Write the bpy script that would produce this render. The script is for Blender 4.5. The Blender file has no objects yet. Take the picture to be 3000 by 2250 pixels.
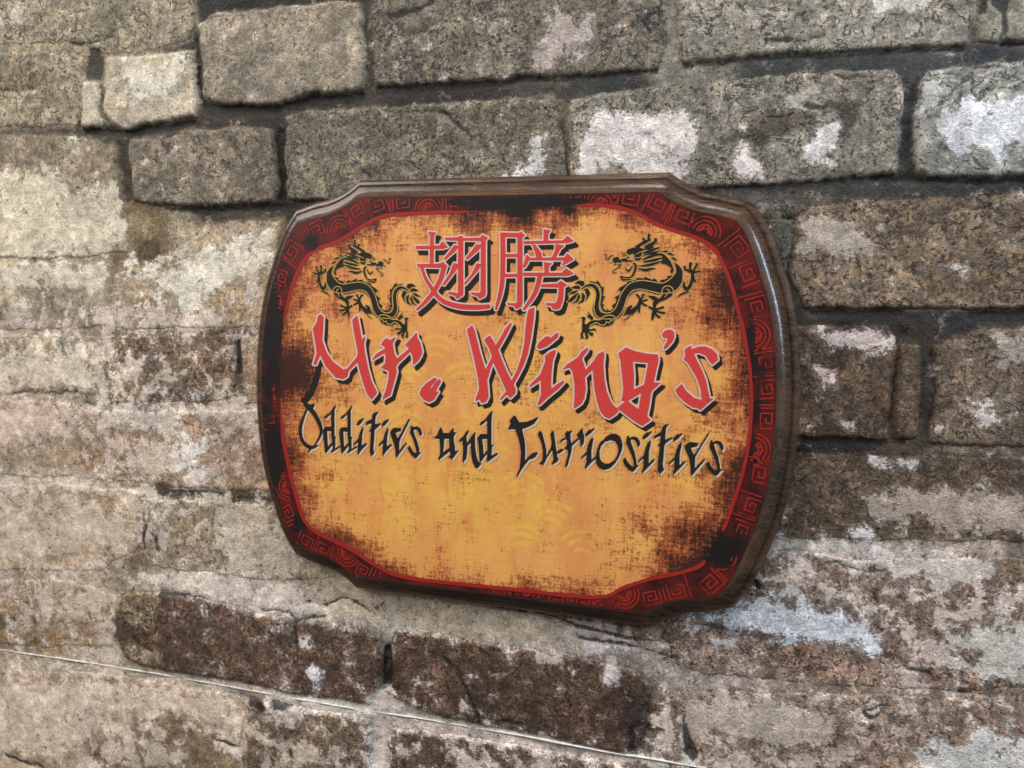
import bpy, math, random
import numpy as np

# ------------------------------------------------------------------ camera, light, exposure
SC = bpy.context.scene
COL = SC.collection
YAW, PITCH, ROLL = 0.2866, -0.0872, -0.0243
CAM = np.array([0.1302, -0.4255, 0.0457])
FPX = 2340.0                                   # focal length in pixels of a 3000 px wide frame


def rot(a, b, c):
    ca, sa, cb, sb, cc, sc = np.cos(a), np.sin(a), np.cos(b), np.sin(b), np.cos(c), np.sin(c)
    Rz = np.array([[ca, -sa, 0], [sa, ca, 0], [0, 0, 1]])
    Rx = np.array([[1, 0, 0], [0, cb, -sb], [0, sb, cb]])
    Ry = np.array([[cc, 0, sc], [0, 1, 0], [-sc, 0, cc]])
    return Rz @ Rx @ Ry


RM = rot(YAW, PITCH, ROLL)                     # columns: right, forward, up
from mathutils import Matrix, Vector
cam_d = bpy.data.cameras.new('camera')
cam = bpy.data.objects.new('camera', cam_d)
COL.objects.link(cam)
M = Matrix.Identity(4)
for i in range(3):
    M[i][0], M[i][1], M[i][2], M[i][3] = RM[i, 0], RM[i, 2], -RM[i, 1], CAM[i]
cam.matrix_world = M
cam_d.sensor_width = 36.0
cam_d.lens = FPX / 3000.0 * 36.0
cam_d.clip_start, cam_d.clip_end = 0.01, 50
SC.camera = cam
cam_d.dof.use_dof = True                       # a phone's small aperture: the far left goes slightly soft
cam_d.dof.focus_distance = 0.435
cam_d.dof.aperture_fstop = 11.7

world = bpy.data.worlds.new('World')
SC.world = world
world.use_nodes = True
bg = world.node_tree.nodes['Background']
bg.inputs[0].default_value = (1.0, 0.97, 0.94, 1)
bg.inputs[1].default_value = 0.12


def area(name, loc, target, size, power, col, size_y=None):
    l = bpy.data.lights.new(name, 'AREA')
    l.shape = 'RECTANGLE'
    l.size, l.size_y = size, size_y or size
    l.energy, l.color = power, col
    o = bpy.data.objects.new(name, l)
    o.location = loc
    o.rotation_euler = (Vector(target) - Vector(loc)).to_track_quat('-Z', 'Y').to_euler()
    COL.objects.link(o)
    return o


area('room_light', (-1.20, -0.85, 1.05), (-0.1, 0, 0), 1.05, 26, (1.0, 0.955, 0.91))
area('window_light', (1.40, -0.50, 0.55), (0.05, 0, 0), 0.22, 17.0, (0.66, 0.82, 1.0), 0.7)
area('added_top_light', (0.1, -0.75, 1.55), (-0.05, 0, 0), 0.6, 13, (1.0, 0.97, 0.94))  # added overhead lamp, put in for fill and shade under the bricks

SC.view_settings.view_transform = 'Standard'
SC.view_settings.look = 'None'
SC.view_settings.exposure = 0.24
SC.view_settings.gamma = 1.0
SC.view_settings.use_curve_mapping = False

# ------------------------------------------------------------------ helpers
T_FACE = 0.0165                                # how far the plaque's face stands off the wall
rng = np.random.default_rng(7)


def lin(c):
    c = np.asarray(c, float) / 255.0
    return np.where(c <= 0.04045, c / 12.92, ((c + 0.055) / 1.055) ** 2.4)


def to_px(x, y, z):
    """world points -> photo pixels (3000 x 2250), used to lay traced outlines on their plane"""
    d = np.stack([x - CAM[0], y - CAM[1], z - CAM[2]], -1) @ RM
    return 1500 + FPX * d[..., 0] / d[..., 1], 1125 - FPX * d[..., 2] / d[..., 1]


def from_px(px, py, Y):
    d = np.stack([(np.asarray(px, float) - 1500) / FPX, np.ones(np.shape(px)), -(np.asarray(py, float) - 1125) / FPX], -1) @ RM.T
    t = (Y - CAM[1]) / d[..., 1]
    return CAM[0] + t * d[..., 0], CAM[2] + t * d[..., 2]


def vnoise(x, z, scale, seed):
    """smooth lattice noise 0..1, scale = cells per metre"""
    r = np.random.default_rng(seed)
    n = 257
    lat = r.random((n, n))
    u, v = x * scale + 1000.37, z * scale + 1000.71
    i, j = np.floor(u).astype(int), np.floor(v).astype(int)
    fu, fv = u - i, v - j
    fu, fv = fu * fu * fu * (fu * (fu * 6 - 15) + 10), fv * fv * fv * (fv * (fv * 6 - 15) + 10)
    i0, i1, j0, j1 = i % n, (i + 1) % n, j % n, (j + 1) % n
    return (lat[i0, j0] * (1 - fu) + lat[i1, j0] * fu) * (1 - fv) + (lat[i0, j1] * (1 - fu) + lat[i1, j1] * fu) * fv


def fbm(x, z, scale, seed, octv=4, rough=0.55):
    s, a, tot = 0.0, 1.0, 0.0
    for o in range(octv):
        s = s + a * (vnoise(x, z, scale * 2 ** o, seed + o) - 0.5)
        tot += a
        a *= rough
    return s / tot * 2                           # about -1..1


def sd_poly(px, py, pts):
    """signed distance to a polygon, positive inside"""
    pts = np.asarray(pts, float)
    d2 = np.full(px.shape, 1e18)
    ins = np.zeros(px.shape, bool)
    n = len(pts)
    for k in range(n):
        ax, ay = pts[k]
        bx, by = pts[(k + 1) % n]
        ex, ey = bx - ax, by - ay
        wx, wy = px - ax, py - ay
        t = np.clip((wx * ex + wy * ey) / (ex * ex + ey * ey + 1e-12), 0, 1)
        d2 = np.minimum(d2, (wx - t * ex) ** 2 + (wy - t * ey) ** 2)
        c = (ay > py) != (by > py)
        if by != ay:
            ins ^= c & (px < (bx - ax) * (py - ay) / (by - ay) + ax)
    return np.where(ins, 1, -1) * np.sqrt(d2)


def sd_stroke(px, py, pts):
    """pts: (x, y, full width); positive inside"""
    out = np.full(px.shape, -1e9)
    for a, b in zip(pts[:-1], pts[1:]):
        ex, ey = b[0] - a[0], b[1] - a[1]
        t = np.clip(((px - a[0]) * ex + (py - a[1]) * ey) / (ex * ex + ey * ey + 1e-9), 0, 1)
        d = np.hypot(px - a[0] - t * ex, py - a[1] - t * ey) - (a[2] + t * (b[2] - a[2])) / 2
        out = np.maximum(out, -d)
    return out


def catmull(pts, sub=4, closed=False):
    pts = np.asarray(pts, float)
    n = len(pts)
    out = []
    rngk = range(n if closed else n - 1)
    for k in rngk:
        if closed:
            p0, p1, p2, p3 = pts[(k - 1) % n], pts[k], pts[(k + 1) % n], pts[(k + 2) % n]
        else:
            p0, p1, p2, p3 = pts[max(k - 1, 0)], pts[k], pts[k + 1], pts[min(k + 2, n - 1)]
        for s in range(sub):
            t = s / sub
            out.append(0.5 * (2 * p1 + (p2 - p0) * t + (2 * p0 - 5 * p1 + 4 * p2 - p3) * t * t + (3 * p1 - p0 - 3 * p2 + p3) * t ** 3))
    if not closed:
        out.append(pts[-1])
    return np.array(out)


def bbox_do(PX, PY, pts, pad, fn, out, comb=np.maximum):
    """evaluate fn only near pts"""
    p = np.asarray(pts, float)
    m = (PX > p[:, 0].min() - pad) & (PX < p[:, 0].max() + pad) & (PY > p[:, 1].min() - pad) & (PY < p[:, 1].max() + pad)
    if m.any():
        out[m] = comb(out[m], fn(PX[m], PY[m], pts))
    return out


def make_mesh(name, verts, faces_flat, counts, smooth=False, cols=None):
    me = bpy.data.meshes.new(name)
    me.vertices.add(len(verts))
    me.vertices.foreach_set('co', np.ascontiguousarray(verts, np.float32).ravel())
    me.loops.add(len(faces_flat))
    me.loops.foreach_set('vertex_index', np.ascontiguousarray(faces_flat, np.int32))
    me.polygons.add(len(counts))
    st = np.concatenate([[0], np.cumsum(counts)[:-1]]).astype(np.int32)
    me.polygons.foreach_set('loop_start', st)
    me.polygons.foreach_set('loop_total', np.asarray(counts, np.int32))
    if smooth:
        me.polygons.foreach_set('use_smooth', np.ones(len(counts), bool))
    for cn, arr in (cols or {}).items():
        a = me.color_attributes.new(cn, 'FLOAT_COLOR', 'POINT')
        rgba = np.ones((len(verts), 4), np.float32)
        rgba[:, :arr.shape[1]] = arr
        a.data.foreach_set('color', rgba.ravel())
    me.update(calc_edges=True)
    me.validate()
    return me


def add(name, me, mat, parent=None, loc=None):
    o = bpy.data.objects.new(name, me)
    COL.objects.link(o)
    if mat:
        me.materials.append(mat)
    if parent:
        o.parent = parent
    if loc is not None:
        o.location = loc
    return o


# ------------------------------------------------------------------ node helpers
class NT:
    def __init__(self, name):
        self.mat = bpy.data.materials.new(name)
        self.mat.use_nodes = True
        self.t = self.mat.node_tree
        self.b = self.t.nodes['Principled BSDF']

    def n(self, typ, **kw):
        nd = self.t.nodes.new(typ)
        for k, v in kw.items():
            setattr(nd, k, v)
        return nd

    def l(self, a, b):
        self.t.links.new(a, b)

    def sock(self, v, inp):
        if hasattr(v, 'links') or hasattr(v, 'is_output'):
            self.l(v, inp)
        else:
            inp.default_value = v

    def m(self, op, a, b=0.0, c=0.0, clamp=False):
        nd = self.n('ShaderNodeMath', operation=op, use_clamp=clamp)
        for v, i in ((a, 0), (b, 1), (c, 2)):
            self.sock(v, nd.inputs[i])
        return nd.outputs[0]

    def mix(self, f, a, b, mode='MIX'):
        nd = self.n('ShaderNodeMix', data_type='RGBA', blend_type=mode)
        self.sock(f, nd.inputs[0])
        for v, i in ((a, 6), (b, 7)):
            if isinstance(v, tuple):
                v = (*v[:3], 1)
            self.sock(v, nd.inputs[i])
        return nd.outputs[2]

    def ramp(self, v, lo, hi):
        nd = self.n('ShaderNodeMapRange', interpolation_type='SMOOTHSTEP')
        self.sock(v, nd.inputs[0])
        nd.inputs[1].default_value, nd.inputs[2].default_value = lo, hi
        return nd.outputs[0]

    def coord(self, scale=(1, 1, 1), rot=(0, 0, 0)):
        tc = self.n('ShaderNodeTexCoord')
        mp = self.n('ShaderNodeMapping')
        mp.inputs['Scale'].default_value = scale
        mp.inputs['Rotation'].default_value = rot
        self.l(tc.outputs['Object'], mp.inputs['Vector'])
        return mp.outputs[0]

    def noise(self, vec, scale, detail=3.0, rough=0.6, dist=0.0):
        nd = self.n('ShaderNodeTexNoise')
        self.l(vec, nd.inputs['Vector'])
        nd.inputs['Scale'].default_value = scale
        nd.inputs['Detail'].default_value = detail
        nd.inputs['Roughness'].default_value = rough
        nd.inputs['Distortion'].default_value = dist
        return nd.outputs[0]

    def attr(self, name):
        nd = self.n('ShaderNodeAttribute', attribute_name=name)
        return nd

    def bump(self, h, strength, dist):
        nd = self.n('ShaderNodeBump')
        nd.inputs['Strength'].default_value = strength
        nd.inputs['Distance'].default_value = dist
        self.l(h, nd.inputs['Height'])
        self.l(nd.outputs[0], self.b.inputs['Normal'])


def tup(c):
    return tuple(float(v) for v in lin(c))


# ------------------------------------------------------------------ the wall: brick-printed covering, modelled as low-relief bricks
def wall_material():
    k = NT('weathered_brick_print')
    v = k.coord()
    base, lime = k.attr('base').outputs['Color'], k.attr('lime').outputs['Color']
    mk = k.attr('mask')
    sep = k.n('ShaderNodeSeparateColor')
    k.l(mk.outputs['Color'], sep.inputs[0])
    L, D, S = sep.outputs[0], sep.outputs[1], sep.outputs[2]
    fine = k.noise(v, 700, 4, 0.72)
    grain = k.noise(v, 1600, 2, 0.6)
    med = k.noise(v, 150, 7, 0.72, 0.2)
    big = k.noise(v, 36, 6, 0.66, 0.3)
    warp = k.noise(v, 90, 8, 0.68, 0.25)
    cen = lambda n, g: k.m('MULTIPLY', k.m('SUBTRACT', n, 0.5), g)

    def scaled(col, expo):
        f = k.m('POWER', 2.0, expo)
        cb = k.n('ShaderNodeCombineColor')
        for i in range(3):
            k.l(f, cb.inputs[i])
        return k.mix(1.0, col, cb.outputs[0], 'MULTIPLY')

    # brightness mottling, from whole-brick drift down to sand grains
    x = k.m('ADD', k.m('ADD', cen(fine, 3.5), cen(med, 6.2)), k.m('ADD', cen(grain, 2.0), cen(big, 4.8)))
    x = k.m('MULTIPLY', x, k.m('ADD', 0.42, k.m('MULTIPLY', S, 0.62)))
    cr = k.noise(v, 210, 5, 0.62, 1.1)
    rid = k.m('SUBTRACT', 1.0, k.m('MULTIPLY', k.m('ABSOLUTE', k.m('SUBTRACT', cr, 0.5)), 5.0))   # crinkles of the split stone; shade in their creases goes into the colour
    x = k.m('ADD', x, k.m('MULTIPLY', k.m('MULTIPLY', k.m('SUBTRACT', 0.45, rid), k.m('MULTIPLY', k.ramp(big, 0.40, 0.60), k.ramp(S, 0.55, 0.8))), 0.95))
    c = scaled(base, x)
    # warm / cool drift of the clay
    c = k.mix(k.m('MULTIPLY', k.ramp(med, 0.5, 0.68), 0.45), c, k.mix(1.0, c, (1.16, 0.99, 0.80), 'MULTIPLY'))
    c = k.mix(k.m('MULTIPLY', k.ramp(big, 0.5, 0.34), 0.4), c, k.mix(1.0, c, (0.96, 1.0, 0.97), 'MULTIPLY'))
    # pits, gathered in patches
    pn = k.noise(v, 400, 4, 0.62, 0.2)
    pit = k.ramp(k.m('ADD', pn, k.m('ADD', k.m('MULTIPLY', k.m('SUBTRACT', 0.55, S), 0.14), cen(med, -0.35))), 0.385, 0.31)
    c = k.mix(k.m('MULTIPLY', pit, 0.86), c, (0.030, 0.023, 0.018))
    # fine cracks and seams in the stone
    vn = k.noise(v, 70, 6, 0.6, 0.8)
    vein = k.m('MULTIPLY', k.ramp(k.m('ABSOLUTE', k.m('SUBTRACT', vn, 0.5)), 0.022, 0.004), k.ramp(big, 0.42, 0.54))
    vn2 = k.noise(k.coord((0.6, 1, 1)), 155, 5, 0.6, 0.9)
    vein2 = k.m('MULTIPLY', k.ramp(k.m('ABSOLUTE', k.m('SUBTRACT', vn2, 0.47)), 0.020, 0.004), k.ramp(k.noise(v, 24, 3, 0.6), 0.50, 0.60))
    vein = k.m('MULTIPLY', k.m('MAXIMUM', vein, vein2), k.ramp(S, 0.45, 0.75))
    c = k.mix(k.m('MULTIPLY', vein, 0.85), c, (0.028, 0.022, 0.018))
    # lime bloom and paint remains: a thin film round a thicker, ragged core
    lf0 = k.m('ADD', L, k.m('ADD', cen(warp, 3.1), cen(fine, 0.6)))
    lf = k.ramp(lf0, 0.47, 0.56)
    film = k.m('MULTIPLY', k.ramp(lf0, 0.20, 0.52), 0.28)
    lcol = scaled(lime, k.m('ADD', k.m('ADD', cen(fine, 2.2), cen(med, 2.8)), k.m('ADD', cen(big, 2.2), cen(grain, 1.5))))
    c = k.mix(film, c, lcol)
    chip_shadow = k.ramp(k.m('ABSOLUTE', k.m('SUBTRACT', lf0, 0.475)), 0.035, 0.0)  # dark line round the lime: shadow of its chipped edge, put into the colour
    c = k.mix(k.m('MULTIPLY', chip_shadow, 0.35), c, (0.075, 0.055, 0.042))
    c = k.mix(k.m('MULTIPLY', lf, 0.95), c, lcol)
    # pale flecks
    fl = k.m('MULTIPLY', k.ramp(k.noise(v, 480, 3, 0.6, 0.4), 0.63, 0.72), k.ramp(big, 0.48, 0.64))
    c = k.mix(k.m('MULTIPLY', fl, k.m('MULTIPLY', S, 0.55)), c, k.mix(0.5, lime, (0.55, 0.50, 0.45)))
    pit2 = k.ramp(k.m('ADD', k.noise(v, 300, 3, 0.6, 0.4), cen(big, 0.5)), 0.335, 0.28)
    c = k.mix(k.m('MULTIPLY', pit2, 0.75), c, (0.045, 0.036, 0.028))
    # stains, cracks, holes and dark joint strips
    df = k.ramp(k.m('ADD', D, k.m('ADD', cen(warp, 0.9), cen(fine, 0.9))), 0.42, 0.66)
    c = k.mix(k.m('MULTIPLY', df, 0.90), c, (0.016, 0.013, 0.011))
    # woven surface of the covering
    wv = k.coord((1, 1, 1), (0, math.radians(38), 0))
    sx = k.n('ShaderNodeSeparateXYZ')
    k.l(wv, sx.inputs[0])
    w1 = k.m('SINE', k.m('MULTIPLY', sx.outputs[0], 4200))
    w2 = k.m('SINE', k.m('MULTIPLY', sx.outputs[2], 4200))
    weave = k.m('MULTIPLY', w1, w2)
    wvm = k.m('ADD', 1.0, k.m('MULTIPLY', weave, 0.08))
    cw = k.n('ShaderNodeCombineColor')
    for i in range(3):
        k.l(wvm, cw.inputs[i])
    c = k.mix(1.0, c, cw.outputs[0], 'MULTIPLY')
    k.l(c, k.b.inputs['Base Color'])
    k.b.inputs['Roughness'].default_value = 0.46
    k.b.inputs['Specular IOR Level'].default_value = 0.25
    h = k.m('ADD', k.m('MULTIPLY', fine, 0.55), k.m('MULTIPLY', med, 0.9))
    h = k.m('SUBTRACT', h, k.m('MULTIPLY', pit, 0.5))
    h = k.m('SUBTRACT', h, k.m('MULTIPLY', k.m('MAXIMUM', df, k.m('MULTIPLY', vein, 0.8)), 0.6))
    h = k.m('ADD', h, k.m('MULTIPLY', lf, 0.15))
    h = k.m('ADD', h, k.m('MULTIPLY', weave, 0.03))
    h = k.m('SUBTRACT', h, k.m('MULTIPLY', k.m('MULTIPLY', rid, k.ramp(S, 0.55, 0.8)), 0.2))
    k.bump(h, 0.75, 0.0018)
    return k.mat


M_WALL = wall_material()
HW = 0.00115
gx = np.arange(-0.50, 0.50, HW)
gz = np.arange(-0.375, 0.325, HW)
GX, GZ = np.meshgrid(gx, gz, indexing='ij')
NX, NZ = GX.shape
PX, PY = to_px(GX, np.zeros_like(GX), GZ)
# ragged edges for everything laid out on the wall (offsets in traced units)
JX = fbm(GX, GZ, 60, 11, 4, 0.6) * 11
JY = fbm(GX, GZ, 60, 31, 4, 0.6) * 9
JX += fbm(GX, GZ, 230, 41, 3, 0.7) * 6
JY += fbm(GX, GZ, 230, 46, 3, 0.7) * 6
QX, QY = PX + JX, PY + JY


def wide(pts):
    o = []
    for x, y in pts:
        if x <= -140: x = -1500
        if x >= 3140: x = 5200
        if y <= -60: y = y - 260
        if y >= 2300: y = y + 500
        o.append((x, y))
    return o


# traced brick outlines: points, colour, speckle amount
BRICKS = [
    ([(-150, -150), (570, -150), (572, 60), (560, 118), (430, 150), (310, 160), (235, 128), (-150, 140)], (166, 152, 126), .75),
    ([(-150, 165), (228, 152), (240, 240), (238, 362), (120, 372), (-150, 358)], (170, 155, 128), .75),
    ([(244, 243), (296, 243), (298, 375), (244, 378)], (196, 184, 160), .4),
    ([(312, 170), (570, 150), (581, 200), (581, 345), (470, 360), (365, 382), (330, 352), (310, 330)], (186, 172, 148), .5),
    ([(583, 70), (640, 38), (1000, 5), (1058, 8), (1073, 60), (1072, 268), (900, 285), (760, 312), (650, 310), (602, 285)], (150, 137, 118), .6),
    ([(1092, 15), (1120, -70), (1900, -90), (1935, -60), (1945, 100), (1930, 205), (1600, 222), (1300, 243), (1100, 258)], (132, 121, 104), .85),
    ([(1985, -80), (2850, -110), (2845, 60), (2838, 130), (2680, 142), (2416, 150), (2180, 168), (1990, 186)], (158, 149, 134), .75),
    ([(2862, -110), (3150, -120), (3150, 112), (2940, 128), (2868, 120)], (152, 146, 128), .6),
    ([(-150, 395), (120, 395), (250, 400), (335, 430), (343, 540), (360, 600), (380, 690), (375, 740), (200, 755), (-150, 760)], (158, 142, 118), .6),
    ([(385, 405), (480, 412), (530, 388), (700, 372), (800, 385), (812, 470), (818, 560), (800, 590), (640, 600), (480, 605), (395, 590), (390, 500)], (134, 121, 102), .7),
    ([(840, 345), (870, 328), (1000, 323), (1226, 307), (1380, 296), (1497, 285), (1610, 289), (1635, 315), (1640, 362), (1655, 430), (1660, 540), (1500, 570), (950, 592), (850, 590), (838, 540)], (128, 117, 99), .85),
    ([(1672, 296), (1768, 271), (2000, 250), (2181, 230), (2452, 208), (2610, 206), (2640, 226), (2642, 316), (2633, 452), (2626, 511), (2497, 524), (2226, 545), (1900, 560), (1670, 560), (1668, 450)], (148, 139, 124), .85),
    ([(2690, 250), (2708, 215), (2791, 195), (3000, 176), (3160, 160), (3160, 500), (3000, 513), (2723, 522), (2682, 506), (2675, 440)], (160, 156, 146), .75),
    ([(-150, 772), (180, 768), (300, 775), (318, 850), (325, 955), (150, 965), (-150, 972)], (176, 164, 140), .55),
    ([(540, 690), (600, 660), (750, 645), (830, 645), (812, 800), (780, 955), (600, 960), (352, 962), (318, 900), (338, 800), (480, 785)], (190, 174, 146), .6),
    ([(-150, 988), (160, 982), (298, 988), (302, 1060), (296, 1150), (200, 1158), (-150, 1160)], (168, 156, 134), .6),
    ([(320, 986), (500, 978), (688, 980), (692, 1080), (690, 1162), (600, 1178), (330, 1180), (316, 1080)], (138, 118, 96), .95),
    ([(708, 985), (790, 985), (790, 1185), (712, 1180)], (166, 146, 120), .5),
    ([(-150, 1180), (100, 1176), (205, 1186), (225, 1290), (215, 1395), (-150, 1390)], (178, 160, 138), .5),
    ([(235, 1200), (500, 1206), (800, 1200), (820, 1440), (660, 1438), (470, 1420), (240, 1402)], (186, 162, 138), .65),
    ([(-150, 1415), (220, 1420), (412, 1445), (416, 1600), (300, 1672), (-150, 1658)], (184, 166, 142), .55),
    ([(440, 1458), (820, 1478), (880, 1600), (1000, 1690), (800, 1700), (600, 1676), (446, 1660)], (188, 172, 148), .7),
    ([(-150, 1685), (200, 1700), (322, 1738), (330, 1800), (328, 1895), (-150, 1850)], (176, 156, 128), .65),
    ([(352, 1742), (480, 1738), (600, 1755), (700, 1785), (860, 1818), (1000, 1830), (1112, 1862), (1120, 1900), (1116, 2010), (1080, 2058), (900, 2040), (768, 2006), (633, 1984), (475, 1966), (368, 1925), (348, 1870)], (112, 90, 74), 1.0),
    ([(1150, 1895), (1166, 1848), (1316, 1862), (1497, 1898), (1678, 1920), (1859, 1966), (1908, 2000), (1890, 2120), (1862, 2205), (1814, 2200), (1633, 2164), (1452, 2128), (1316, 2104), (1226, 2074), (1152, 2038)], (104, 83, 67), 1.0),
    ([(1150, 1640), (2000, 1700), (2110, 1770), (2010, 1890), (1862, 1866), (1700, 1834), (1500, 1780), (1300, 1745), (1160, 1720)], (138, 118, 102), .9),
    ([(2150, 612), (2306, 604), (2316, 700), (2298, 885), (2150, 890)], (110, 104, 90), .8),
    ([(2322, 612), (2497, 590), (3000, 569), (3150, 560), (3150, 912), (3000, 904), (2700, 902), (2362, 901), (2312, 800), (2328, 700)], (134, 117, 96), .95),
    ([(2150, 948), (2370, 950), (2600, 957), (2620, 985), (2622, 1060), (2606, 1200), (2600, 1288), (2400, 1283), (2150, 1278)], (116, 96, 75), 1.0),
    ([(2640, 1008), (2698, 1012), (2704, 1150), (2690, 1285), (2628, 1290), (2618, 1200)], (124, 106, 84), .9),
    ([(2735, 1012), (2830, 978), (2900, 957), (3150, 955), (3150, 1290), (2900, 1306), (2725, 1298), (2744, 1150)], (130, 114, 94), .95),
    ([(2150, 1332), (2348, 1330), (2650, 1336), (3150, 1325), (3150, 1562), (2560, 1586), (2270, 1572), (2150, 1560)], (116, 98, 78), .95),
    ([(2140, 1650), (2290, 1612), (2560, 1640), (3150, 1585), (3150, 2006), (2800, 2020), (2420, 2008), (2080, 1975), (1945, 1930), (1990, 1840), (2080, 1790)], (150, 128, 112), .95),
    ([(1935, 2020), (2400, 2032), (2800, 2044), (3150, 2030), (3150, 2400), (1880, 2400), (1880, 2225), (1905, 2130)], (156, 136, 118), .85),
    ([(-150, 1905), (330, 1975), (700, 2040), (712, 2110), (690, 2400), (-150, 2400)], (190, 172, 148), .45),
    ([(722, 2045), (860, 2068), (1088, 2108), (1094, 2400), (712, 2400), (726, 2140)], (140, 122, 100), .85),
    ([(1142, 2130), (1300, 2150), (1700, 2215), (1850, 2245), (1860, 2400), (1144, 2400)], (118, 98, 82), .95),
]
MORTAR = [((700, 0), (45, 40, 36)), ((900, 320), (55, 46, 36)), ((300, 420), (65, 54, 42)), ((820, 480), (48, 39, 33)), ((600, 630), (58, 46, 38)),
          ((1655, 470), (122, 112, 96)), ((1658, 400), (104, 97, 84)), ((1080, 150), (92, 82, 68)), ((1082, 60), (70, 62, 52)), ((2320, 720), (104, 97, 82)), ((2320, 850), (96, 88, 74)), ((1945, 30), (120, 112, 98)), ((2855, 60), (120, 112, 98)), ((2628, 1120), (84, 68, 52)), ((1300, 265), (50, 44, 40)), ((1800, 250), (66, 66, 60)), ((1960, 130), (140, 132, 118)), ((2300, 200), (76, 77, 74)), ((2660, 350), (68, 71, 73)),
          ((2900, 150), (70, 73, 78)), ((2600, 550), (86, 83, 76)), ((2900, 540), (60, 60, 63)), ((2250, 570), (95, 92, 84)), ((2500, 925), (46, 40, 34)),
          ((2900, 925), (48, 45, 45)), ((2720, 1150), (66, 53, 42)), ((2450, 1305), (36, 30, 26)), ((2850, 1310), (118, 103, 90)), ((2700, 1600), (170, 156, 142)),
          ((2300, 1590), (190, 184, 176)), ((2000, 1980), (180, 166, 156)), ((1500, 1850), (202, 190, 170)), ((1200, 1800), (214, 203, 186)), ((1130, 1950), (90, 80, 72)),
          ((1000, 2070), (220, 212, 198)), ((1118, 2180), (224, 214, 200)), ((600, 1700), (216, 203, 190)), ((300, 1800), (188, 172, 148)), ((430, 1550), (122, 106, 86)),
          ((500, 1440), (90, 74, 60)), ((200, 1420), (198, 182, 160)), ((700, 1050), (48, 38, 30)), ((310, 1050), (120, 100, 75)), ((500, 970), (130, 115, 95)),
          ((150, 970), (182, 170, 148)), ((150, 765), (186, 172, 148)), ((450, 720), (104, 84, 54)), ((370, 550), (84, 69, 49)), ((400, 640), (142, 122, 92)), ((560, 690), (178, 164, 140)),
          ((100, 375), (84, 74, 58)), ((100, 150), (160, 146, 118)), ((0, 150), (150, 136, 108)), ((200, 145), (140, 126, 100)), ((250, 1190), (180, 164, 142)), ((600, 1190), (170, 150, 128)), ((2000, 2240), (120, 105, 92)), ((2600, 2030), (140, 122, 106)),
          ((600, 1440), (60, 48, 40)), ((1600, 2190), (215, 200, 186)), ((720, 2200), (180, 165, 145)), ((1900, 2080), (120, 104, 92))]
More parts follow.
